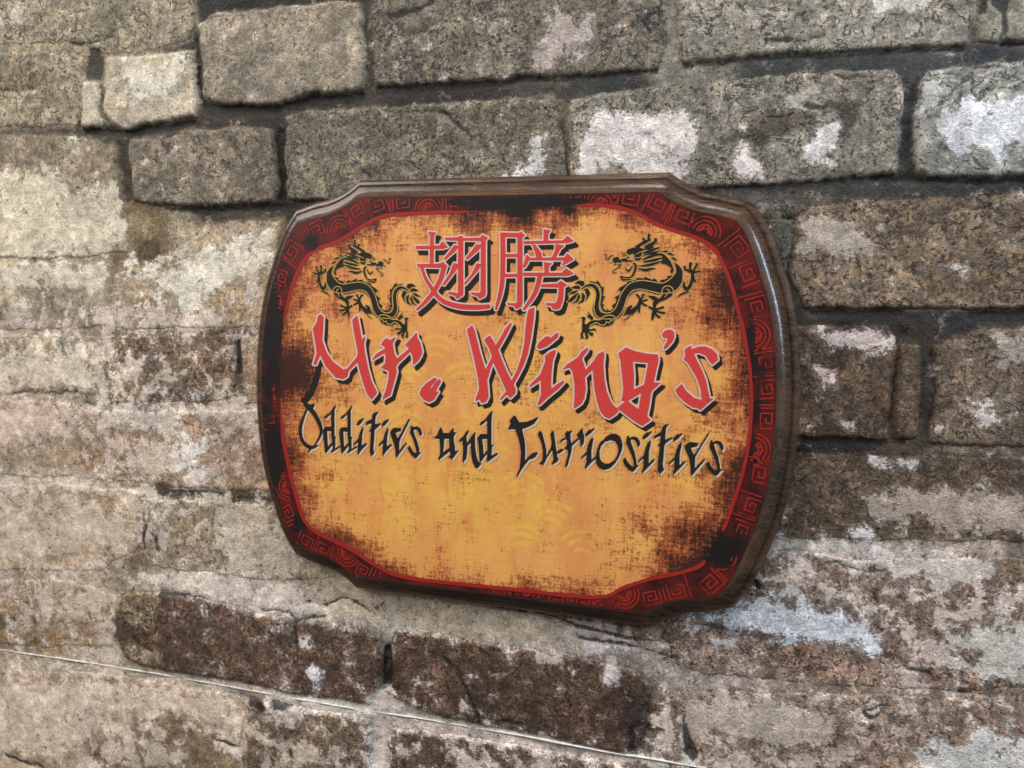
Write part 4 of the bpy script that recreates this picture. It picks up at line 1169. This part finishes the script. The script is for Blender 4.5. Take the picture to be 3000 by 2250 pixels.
CHI = {
    'wing_character': join(
        shp(Z1, [(1905, 735), (1985, 745), (1960, 780), (1956, 1070), (1920, 1070), (1925, 780)], [(1770, 890), (2020, 885), (2060, 840), (2110, 900), (2060, 915), (1775, 918)], [(1785, 1085), (2030, 1080), (2060, 1060), (2105, 1105), (2070, 1120), (1790, 1112)],
            [(2075, 1110, 45), (2040, 1230, 44), (1990, 1330, 42), (1930, 1420, 38), (1860, 1500, 30), (1785, 1570, 20)], [(1830, 1110, 25), (1870, 1230, 28), (1930, 1330, 34), (1960, 1370, 36), (2010, 1440, 40), (2100, 1500, 44), (2250, 1540, 48), (2430, 1548, 46), (2550, 1540, 42)]),
        shp(Z2, [(240, 800), (390, 795), (430, 795), (430, 830), (390, 828), (250, 820)], [(408, 805, 50), (408, 1100, 50), (408, 1400, 52)], [(270, 1385), (340, 1390), (370, 1400), (430, 1380), (425, 1420), (370, 1455), (345, 1420), (290, 1405)], [(440, 805), (620, 800), (645, 770), (702, 802), (660, 830), (440, 825)], [(652, 812, 46), (652, 1100, 46), (650, 1400, 50)],
            [(520, 1390), (590, 1395), (640, 1390), (675, 1390), (665, 1430), (610, 1455), (590, 1425), (530, 1408)], [(340, 880), (385, 890), (340, 950), (240, 1035), (232, 1020), (290, 950)], [(335, 1075), (390, 1085), (370, 1130), (230, 1310), (215, 1300), (290, 1190)], [(580, 870), (628, 880), (600, 930), (480, 1032), (465, 1020), (530, 940)], [(585, 1075), (628, 1085), (600, 1140), (460, 1302), (448, 1290), (530, 1190)])),
    'arm_character': shp(Z2, [(862, 770, 46), (864, 1000, 46), (857, 1250, 44), (835, 1400, 38), (790, 1565, 20)], [(835, 745), (1035, 750), (1060, 735), (1100, 775), (1070, 790), (840, 785)], [(1047, 775, 50), (1047, 1150, 50), (1045, 1500, 54)], [(910, 1505), (990, 1508), (1020, 1500), (1068, 1500), (1060, 1540), (1005, 1565), (985, 1530), (920, 1520)],
                     [(880, 990, 27), (1030, 990, 27)], [(880, 1205, 27), (1030, 1205, 27)], [(1305, 710), (1375, 720), (1350, 760), (1347, 840), (1308, 840)], [(1090, 838), (1510, 830), (1560, 780), (1625, 835), (1560, 852), (1090, 862)],
                     [(1180, 870), (1215, 880), (1275, 960), (1282, 1015), (1230, 1018), (1205, 930)], [(1435, 870), (1520, 885), (1480, 920), (1430, 1012), (1393, 1012), (1430, 940)], [(1135, 1018), (1530, 1013), (1560, 970), (1625, 1030), (1540, 1080), (1500, 1098), (1530, 1040), (1150, 1037)], [(1120, 985), (1152, 1010), (1130, 1070), (1100, 1118), (1083, 1110), (1100, 1050)],
                     [(1308, 1065), (1390, 1075), (1360, 1100), (1352, 1192), (1318, 1192)], [(1085, 1178), (1500, 1178), (1545, 1130), (1625, 1185), (1560, 1207), (1085, 1207)], [(1265, 1200, 46), (1240, 1310, 44), (1190, 1430, 38), (1092, 1568, 20)], [(1280, 1303), (1450, 1295), (1490, 1265), (1555, 1310), (1510, 1332), (1280, 1327)],
                     [(1495, 1320, 48), (1485, 1450, 52), (1455, 1535, 60)], [(1330, 1505), (1410, 1508), (1470, 1500), (1470, 1555), (1440, 1572), (1400, 1562), (1385, 1530), (1335, 1525)]),
}
eps = 0
for key, S in list(RED.items()) + list(CHI.items()):
    big = key.endswith('character')
    nm = 'chinese_character' if big else 'letter'
    e = 0.000012 * eps
    eps = (eps + 1) % 5
    L = print_shape(nm, S, 0.8, (0, 0), 0.00062 + e, M_RED, plaque)
    print_shape('pale_outline', S, 6.0 if not big else 5.2, (0, 0), 0.00048 + e, M_PALE, L)
    sh = join(S)
    if key == 'M':
        sh = join(S, shp(Z4, [(700, 560, 30), (650, 820, 30), (560, 1010, 30), (522, 1032, 30)]))
    print_shape('drop_shadow', sh, 5.0 if not big else 5.0, (9.5, 12.0) if not big else (10.0, 13.5), 0.00034 + e, M_BLACK, L)

# ---- black lettering
T1, T2, T3, T4 = (860, 1160, .180832), (1200, 1180, .180832), (1480, 1180, .180832), (1760, 1200, .180832)
d_a = [(685, 140), (665, 230), (665, 640), (690, 665), (675, 690), (680, 790), (670, 860), (765, 800), (760, 815), (630, 905), (620, 905), (650, 850), (625, 640), (620, 260), (540, 350), (505, 350), (530, 320), (600, 270), (650, 200)]
d_b = [(630, 535, 60), (545, 530, 58), (510, 575, 42), (522, 700, 46), (545, 860, 36)]
d_c = [(490, 580), (545, 570), (560, 830), (640, 745), (650, 760), (590, 840), (525, 920), (515, 850)]
i_dot = [(1035, 460), (1045, 430), (1085, 380), (1105, 380), (1140, 355), (1140, 370), (1090, 440), (1050, 472)]
i_b = [(1130, 500), (1132, 540), (1112, 640), (1106, 810), (1185, 760), (1190, 775), (1110, 860), (1045, 945), (1048, 900), (1058, 720), (985, 790), (985, 770), (1060, 690), (1085, 590)]
i2_dot = [(680, 460), (690, 430), (750, 365), (770, 375), (825, 345), (820, 360), (760, 430), (700, 472)]
i2_b = [(805, 495), (807, 540), (777, 680), (772, 880), (870, 795), (876, 800), (780, 910), (680, 1010), (670, 1005), (698, 920), (698, 760), (610, 842), (605, 832), (700, 740), (735, 610), (765, 540)]
s2 = [(430, 440), (455, 420), (460, 465), (530, 435), (590, 450), (630, 510), (635, 560), (605, 595), (595, 560), (570, 500), (510, 465), (480, 490), (500, 570), (550, 700), (575, 830), (580, 900), (610, 895), (550, 970), (515, 1000), (460, 970), (390, 890), (365, 820), (400, 775), (425, 830), (480, 900), (540, 930), (540, 840), (510, 740), (450, 600), (415, 545)]
BLACK = [
    shp(T1, [(220, 215, 12), (170, 340, 28), (125, 480, 38), (120, 600, 40), (150, 720, 46), (220, 800, 52), (300, 830, 50), (395, 798, 10)], [(290, 845, 22), (238, 905, 6)], [(230, 175, 60), (300, 230, 62), (370, 330, 60), (430, 450, 55), (455, 560, 38), (430, 660, 24), (352, 788, 10)], [(190, 105), (285, 145), (310, 125), (350, 135), (335, 165), (320, 200), (240, 210), (165, 150)]),
    shp(T1, d_a, d_b, d_c), shp(T1, move(d_a, 263, 8), move(d_b, 263, 8), move(d_c, 263, 8)), shp(T1, i_dot, i_b),
    shp(T1, [(1370, 250), (1370, 265), (1340, 310), (1325, 370), (1325, 460), (1415, 440), (1400, 465), (1315, 545), (1310, 640), (1295, 850), (1310, 920), (1265, 965), (1245, 900), (1260, 640), (1265, 560), (1235, 570), (1270, 510), (1275, 430), (1190, 460), (1175, 460), (1200, 410), (1280, 375), (1285, 310), (1325, 260), (1335, 280)]),
    shp(T1, move(i_dot, 403, 15), move(i_b, 405, 15)),
    shp(T1, [(1580, 590), (1600, 545), (1640, 515), (1745, 520), (1740, 560), (1650, 590), (1690, 690), (1720, 660), (1870, 375), (1885, 378), (1740, 670), (1715, 740), (1710, 900), (1830, 750), (1835, 760), (1720, 920), (1680, 985), (1665, 980), (1660, 880), (1640, 780), (1590, 640)]),
    shp(T1, [(1910, 490), (1930, 480), (1940, 510), (2010, 490), (2060, 530), (2085, 590), (2070, 635), (2045, 625), (2040, 580), (1995, 530), (1945, 545), (1960, 620), (2010, 750), (2040, 860), (2035, 910), (2060, 915), (1990, 1000), (1960, 990), (1910, 940), (1860, 850), (1885, 805), (1910, 850), (1950, 910), (2005, 930), (1990, 840), (1950, 710), (1910, 610), (1895, 600)]),
    shp(T2, [(515, 395), (550, 490), (650, 490), (690, 430), (715, 410), (715, 480), (755, 475), (715, 540), (715, 620), (735, 700), (735, 790), (790, 770), (740, 840), (685, 915), (675, 880), (640, 885), (675, 840), (660, 770), (560, 850), (480, 915), (470, 915), (505, 830), (505, 700), (495, 580), (405, 565), (460, 520), (480, 450)], ('-', [(560, 575), (650, 570), (655, 730), (540, 815), (555, 700)])),
    shp(T2, [(800, 630), (835, 580), (885, 535), (910, 490), (960, 440), (950, 480), (920, 540), (930, 640), (945, 650), (1000, 560), (1060, 475), (1060, 540), (1060, 700), (1085, 860), (1110, 940), (1160, 985), (1100, 1055), (1070, 1040), (1030, 960), (1005, 820), (1000, 620), (940, 690), (930, 800), (920, 890), (875, 955), (865, 950), (875, 800), (875, 700), (860, 600)]),
    shp(T2, [(1345, 125), (1330, 220), (1325, 330), (1325, 680), (1360, 680), (1335, 710), (1325, 860), (1430, 810), (1425, 830), (1265, 950), (1260, 940), (1270, 800), (1265, 260), (1180, 345), (1140, 355), (1165, 310), (1225, 280), (1290, 190)], [(1110, 570), (1160, 505), (1265, 510), (1265, 575), (1175, 575), (1190, 700), (1200, 850), (1265, 770), (1270, 790), (1190, 900), (1160, 950), (1145, 940), (1130, 720)]),
    shp(T3, [(150, 205), (170, 220), (235, 320), (350, 310), (460, 270), (535, 225), (525, 250), (470, 330), (380, 380), (270, 420), (310, 580), (325, 700), (325, 820), (320, 950), (390, 870), (450, 815), (515, 795), (525, 815), (490, 870), (440, 900), (390, 910), (340, 970), (260, 1080), (190, 1190), (185, 1185), (240, 1070), (255, 950), (265, 800), (250, 690), (220, 560), (170, 420), (60, 418), (100, 330), (80, 290), (110, 250)]),
    shp(T3, [(575, 450), (600, 490), (640, 640), (665, 760), (665, 880), (750, 720), (760, 640), (740, 500), (785, 445), (800, 560), (815, 680), (835, 800), (900, 750), (945, 745), (935, 770), (880, 810), (840, 815), (840, 860), (865, 915), (825, 960), (755, 990), (790, 920), (785, 850), (765, 740), (680, 870), (650, 940), (610, 1010), (600, 985), (560, 985), (610, 930), (620, 850), (620, 770), (600, 660), (535, 500)]),
    shp(T3, [(975, 505), (1010, 455), (1045, 465), (1085, 440), (1055, 500), (1060, 600), (1075, 655), (1100, 640), (1195, 560), (1165, 520), (1220, 450), (1255, 405), (1255, 450), (1280, 550), (1270, 650), (1225, 705), (1225, 620), (1205, 565), (1080, 690), (1070, 790), (1040, 900), (1010, 1010), (975, 1035), (1000, 930), (1025, 830), (1020, 760), (965, 735), (1005, 690), (1015, 620), (990, 570), (890, 635), (920, 590), (990, 560)]),
    shp(T3, [(1300, 525), (1320, 490), (1370, 430), (1385, 445), (1440, 405), (1445, 415), (1390, 480), (1320, 535)], [(1425, 560), (1420, 620), (1395, 760), (1395, 930), (1470, 870), (1465, 890), (1380, 975), (1300, 1060), (1295, 1050), (1325, 950), (1325, 820), (1235, 900), (1240, 880), (1325, 790), (1345, 690), (1385, 595)]),
    shp(T3, [(1472, 900), (1480, 830), (1500, 740), (1540, 650), (1580, 605), (1562, 655), (1600, 600), (1650, 540), (1720, 505), (1800, 505), (1860, 545), (1890, 620), (1900, 690), (1880, 780), (1830, 890), (1770, 980), (1690, 1055), (1600, 1080), (1530, 1050), (1485, 980)], ('-', [(1525, 780), (1553, 692), (1620, 620), (1720, 595), (1790, 620), (1830, 690), (1842, 770), (1822, 850), (1775, 930), (1690, 985), (1620, 985), (1560, 950), (1530, 880)])),
    shp(T4, s2), shp(T4, i2_dot, i2_b),
    shp(T4, [(1105, 225), (1070, 270), (1055, 300), (1045, 400), (1040, 490), (1100, 470), (1165, 440), (1150, 460), (1040, 545), (1025, 600), (1015, 740), (1000, 890), (1020, 970), (960, 1035), (930, 970), (940, 760), (965, 590), (930, 585), (965, 535), (980, 410), (910, 440), (860, 460), (875, 420), (985, 365), (1000, 290), (1050, 235), (1060, 250)]),
    shp(T4, move(i2_dot, 495, 30), move(i2_b, 500, 30)),
    shp(T4, [(1365, 600), (1400, 550), (1450, 525), (1580, 540), (1560, 585), (1450, 615), (1510, 740), (1540, 700), (1740, 375), (1750, 380), (1560, 690), (1525, 770), (1520, 960), (1680, 790), (1685, 800), (1540, 980), (1475, 1060), (1465, 1050), (1455, 900), (1430, 760), (1380, 660)]),
    shp(T4, move(s2, 1350, 67)),
]
for q_, S in enumerate(BLACK):
    e = 0.000012 * (q_ % 4)
    L = print_shape('letter', S, 0.9, (0, 0), 0.00060 + e, M_BLACK, plaque)
    print_shape('drop_shadow', S, 1.2, (4.6, 5.4), 0.00040 + e, M_BEIGE, L)

# ---- dragons: traced once on the right, mirrored for the left
D5, D8 = (1660, 670, .180832), (1680, 850, .090416)


def fingers(c, *tips):
    return [[(c[0], c[1], t[0][2] + 8)] + list(t) for t in tips]


body = [(245, 975, 14), (330, 925, 36), (420, 918, 52), (490, 980, 60), (512, 1080, 62), (495, 1200, 66), (490, 1290, 76), (530, 1380, 86), (640, 1420, 90), (760, 1400, 108), (850, 1310, 108), (900, 1180, 100), (950, 1060, 100), (1050, 945, 108), (1200, 908, 128), (1350, 930, 138), (1550, 965, 150), (1700, 925, 190), (1790, 830, 170), (1830, 720, 118), (1800, 620, 66), (1745, 545, 10)]
fins = [(365, 845), (420, 855), (500, 870), (490, 830), (530, 870), (570, 950), (605, 940), (600, 1000), (590, 1090), (620, 1095), (590, 1170), (575, 1230), (605, 1220), (590, 1280), (640, 1330), (660, 1330), (650, 1290), (690, 1330), (760, 1300), (740, 1240), (800, 1200), (810, 1140), (780, 1110), (860, 1070), (890, 1000), (830, 1000), (870, 950), (960, 900), (1000, 865), (970, 860), (1080, 840), (1160, 810), (1120, 790), (1200, 800), (1270, 810), (1260, 770), (1340, 810), (1420, 840), (1390, 800), (1450, 820), (1480, 870), (1530, 860), (1520, 830), (1600, 820), (1660, 790), (1620, 770), (1690, 760), (1740, 740), (1720, 800), (1650, 868), (1540, 884), (1430, 864), (1300, 830), (1180, 825), (1080, 854), (980, 922), (895, 1025), (842, 1150), (792, 1265), (735, 1332), (650, 1360), (585, 1325), (552, 1230), (572, 1080), (566, 975), (505, 892), (420, 874)]
DR = [fins,
      [(1530, 400), (1600, 430), (1680, 520), (1722, 620), (1732, 680), (1705, 728), (1680, 700), (1700, 640), (1650, 600), (1600, 575), (1530, 560), (1560, 480)],
      [(970, 380), (990, 340), (1060, 310), (1150, 300), (1210, 310), (1240, 330), (1400, 280), (1420, 300), (1340, 340), (1250, 362), (1200, 400), (1110, 430), (1080, 402), (1000, 422)],
      [(1100, 290), (1200, 230), (1250, 195), (1220, 150), (1265, 150), (1280, 185), (1310, 180), (1320, 75), (1355, 85), (1350, 160), (1370, 180), (1300, 230), (1220, 270), (1180, 298)],
      [(1280, 270), (1380, 220), (1420, 200), (1425, 150), (1465, 155), (1465, 210), (1430, 250), (1370, 290), (1250, 312)],
      [(1240, 400, 18), (1330, 370, 34), (1430, 330, 36), (1512, 303, 14)], [(1250, 432, 14), (1400, 390, 30), (1535, 355, 8)], [(1240, 500, 20), (1330, 462, 42), (1450, 420, 44), (1560, 418, 24)], [(1250, 535, 18), (1350, 522, 38), (1450, 502, 42), (1560, 470, 12)], [(1200, 602, 15), (1300, 592, 34), (1400, 572, 38), (1530, 530, 16)], [(1170, 642, 16), (1270, 672, 44), (1360, 652, 34), (1440, 640, 6)],
      [(1110, 400), (1222, 400), (1200, 500), (1130, 522), (1095, 470)], [(1090, 560, 26), (1122, 600, 34), (1100, 700, 34), (1050, 778, 22), (960, 792, 18), (890, 772, 16)], [(885, 775, 24), (905, 822, 26), (960, 828, 24), (1050, 820, 12)],
      [(890, 488), (970, 478), (1000, 512), (1085, 508), (1050, 532), (960, 534), (890, 522)], [(755, 480), (810, 455), (850, 465), (850, 500), (890, 510), (885, 552), (850, 552), (830, 532), (800, 562), (750, 530)],
      [(610, 410, 9), (650, 420, 11), (640, 480, 12), (670, 490, 12), (720, 440, 12), (755, 432, 10)], [(830, 580, 12), (870, 610, 13), (800, 650, 11), (760, 680, 11), (755, 712, 10), (800, 705, 8)], [(920, 415, 10), (940, 392, 10), (966, 412, 10), (946, 438, 10), (922, 420, 8)], [(985, 465, 9), (1000, 450, 9), (1015, 466, 9), (1000, 480, 9), (985, 466, 9)],
      [(955, 640, 14), (1000, 685, 26), (1040, 650, 20), (1065, 600, 8)], [(720, 540, 12), (740, 545, 8)], [(780, 580, 14), (800, 575, 14)], [(860, 590, 16), (885, 580, 14)],
      [(2040, 740, 46), (2030, 850, 46), (1990, 940, 52), (1940, 978, 60), (1905, 930, 46), (1905, 860, 16)], [(1800, 1105, 8), (1880, 1050, 30), (1985, 1018, 14)],
      [(1560, 1000), (1600, 950), (1680, 960), (1720, 1010), (1710, 1080), (1620, 1140), (1500, 1190), (1450, 1240), (1440, 1300), (1400, 1300), (1400, 1200), (1430, 1150), (1520, 1120), (1560, 1080)],
      [(1305, 1080), (1420, 1090), (1480, 1120), (1410, 1160), (1380, 1140)],
      [(1190, 1200, 58), (1140, 1270, 50), (1070, 1335, 80), (985, 1365, 50)], [(920, 1410), (960, 1330), (985, 1270), (1060, 1235), (1065, 1270), (1020, 1300), (1080, 1310), (1030, 1370), (960, 1395)], [(930, 1480, 8), (1000, 1440, 14), (1022, 1390, 12)], [(1060, 1400, 14), (1075, 1370, 12)],
      [(130, 880), (200, 840), (280, 850), (300, 920), (250, 940), (215, 900)], [(70, 958), (150, 920), (200, 925), (232, 972), (140, 972)], [(30, 1062), (110, 1010), (195, 998), (130, 1052)], [(10, 1190), (80, 1110), (190, 1030), (150, 1120), (80, 1180)], [(90, 1215), (160, 1160), (200, 1045), (222, 1100), (190, 1180)], [(180, 1220), (250, 1150), (250, 1025), (302, 1080), (280, 1180)], [(315, 1170), (330, 1080), (290, 980), (350, 970), (385, 1050), (350, 1110)],
      [(1540, 370), (1600, 352), (1665, 360), (1610, 385)], [(1620, 395), (1680, 390), (1752, 425), (1690, 430)], [(1690, 462), (1740, 465), (1800, 515), (1730, 502)]]
for f in (fingers((2040, 710), [(2000, 640, 36), (2012, 560, 44)], [(2090, 620, 30), (2112, 570, 34)], [(2140, 692, 28), (2172, 680, 20)], [(1930, 660, 36), (1915, 615, 36)], [(2060, 820, 42), (2092, 862, 26)])
          + fingers((1422, 1318), [(1340, 1268, 32)], [(1500, 1292, 30), (1560, 1272, 38)], [(1500, 1350, 30), (1580, 1362, 38)], [(1450, 1390, 34), (1500, 1430, 40)], [(1402, 1400, 46), (1390, 1468, 28)])
          + fingers((1190, 1190), [(1178, 1110, 28), (1140, 1068, 34)], [(1225, 1110, 28), (1245, 1068, 34)], [(1290, 1152, 26), (1315, 1150, 10)], [(1272, 1236, 30), (1300, 1246, 24)], [(1172, 1330, 32), (1182, 1352, 18)])):
    DR.append(f)
dash = catmull([(1530, 1070), (1400, 1040), (1250, 995), (1130, 1002), (1030, 1070), (960, 1170), (930, 1290), (890, 1390), (820, 1450)], 12)
dash2 = catmull([(445, 1220), (430, 1320), (470, 1410), (530, 1452)], 10)
for dd in (dash, dash2):
    for a in range(0, len(dd) - 3, 4):
        DR.append([(*dd[a], 14), (*dd[a + 2], 14)])
leg = [(430, 1110), (560, 1000), (700, 970), (850, 980), (950, 950), (1050, 880), (1180, 850), (1290, 860), (1340, 910), (1330, 980), (1280, 1080), (1150, 1150), (960, 1180), (830, 1140), (700, 1100), (560, 1150), (500, 1200), (490, 1250), (620, 1270), (650, 1230), (710, 1250), (750, 1340), (690, 1290), (600, 1310), (480, 1310), (560, 1370), (650, 1390), (620, 1490), (540, 1450), (430, 1340), (480, 1460), (490, 1520), (440, 1580), (390, 1580), (410, 1520), (370, 1370), (340, 1340), (300, 1440), (340, 1550), (220, 1560), (260, 1530), (240, 1440), (290, 1300), (290, 1150), (300, 960), (260, 880), (340, 860), (400, 900), (370, 980), (360, 1070), (400, 1115)]
dragon_parts = join(shp(D5, *DR), shp(D8, leg, [(470, 690), (560, 800), (640, 880), (640, 950), (580, 960), (450, 850), (470, 800), (520, 830)]))
dragon_body = shp(D5, body)
gold_lines = [shp(D5, [(1590, 1110, 10), (1640, 1050, 11), (1662, 1000, 12), (1618, 978, 10)]), shp(D5, [(1470, 1100, 12), (1540, 1060, 12), (1555, 980, 13), (1610, 930, 13), (1690, 940, 13), (1735, 1000, 12), (1740, 1060, 10)]), shp(D5, [(1130, 415, 8), (1200, 380, 10), (1300, 345, 8)]), shp(D5, [(1105, 470, 9), (1180, 470, 9), (1230, 430, 8)]),
              shp(D8, [(540, 1150, 18), (700, 1060, 26), (800, 1070, 26), (900, 1130, 26), (1040, 1110, 24), (1070, 1020, 22), (1160, 1070, 24), (1200, 1000, 22), (1300, 990, 18)]), shp(D8, [(900, 900, 26), (1000, 850, 28), (1150, 815, 30), (1290, 830, 30), (1360, 890, 26)])]
# mirror: right-hand face coordinates -> left-hand ones
ra = np.array([from_px(x, y, YF) for x, y in [(1902.3, 684.5), (1699.8, 843.6), (1716, 959)]])
la = np.array([from_px(x, y, YF) for x, y in [(1030.2, 706.3), (1207.4, 849.1), (1191, 957.6)]])
A = np.concatenate([np.stack([-ra[:, 0], np.ones(3)], 1)], 1)
mx_c = (la[:, 0] + ra[:, 0]).mean()
mz_c = (la[:, 1] - ra[:, 1]).mean()
fwd = lambda x, z: (mx_c - x, z + mz_c)
inv = lambda x, z: (mx_c - x, z - mz_c)
for side in (0, 1):
    kw = dict(inv=inv, fwd=fwd) if side else {}
    L = print_shape('dragon', dragon_body, 0, (0, 0), 0.00056, M_BLACK, plaque, **kw)
    L['label'] = 'black printed dragon left of the characters' if side else 'black printed dragon right of the characters'
    print_shape('limbs_and_head', dragon_parts, 0.3, (0, 0), 0.00048, M_BLACK, L, **kw)
    print_shape('gold_outline', join(dragon_body, dragon_parts), 2.0, (0, 0), 0.00036, M_GOLD, L, **kw)
    print_shape('gold_body_line', dragon_body, 2.4, (0, 0), 0.00052, M_GOLD, L, **kw)
    for gq, gl in enumerate(gold_lines):
        print_shape('gold_line', gl, 0, (0, 0), 0.00066 + 0.000012 * gq, M_GOLD, L, **kw)
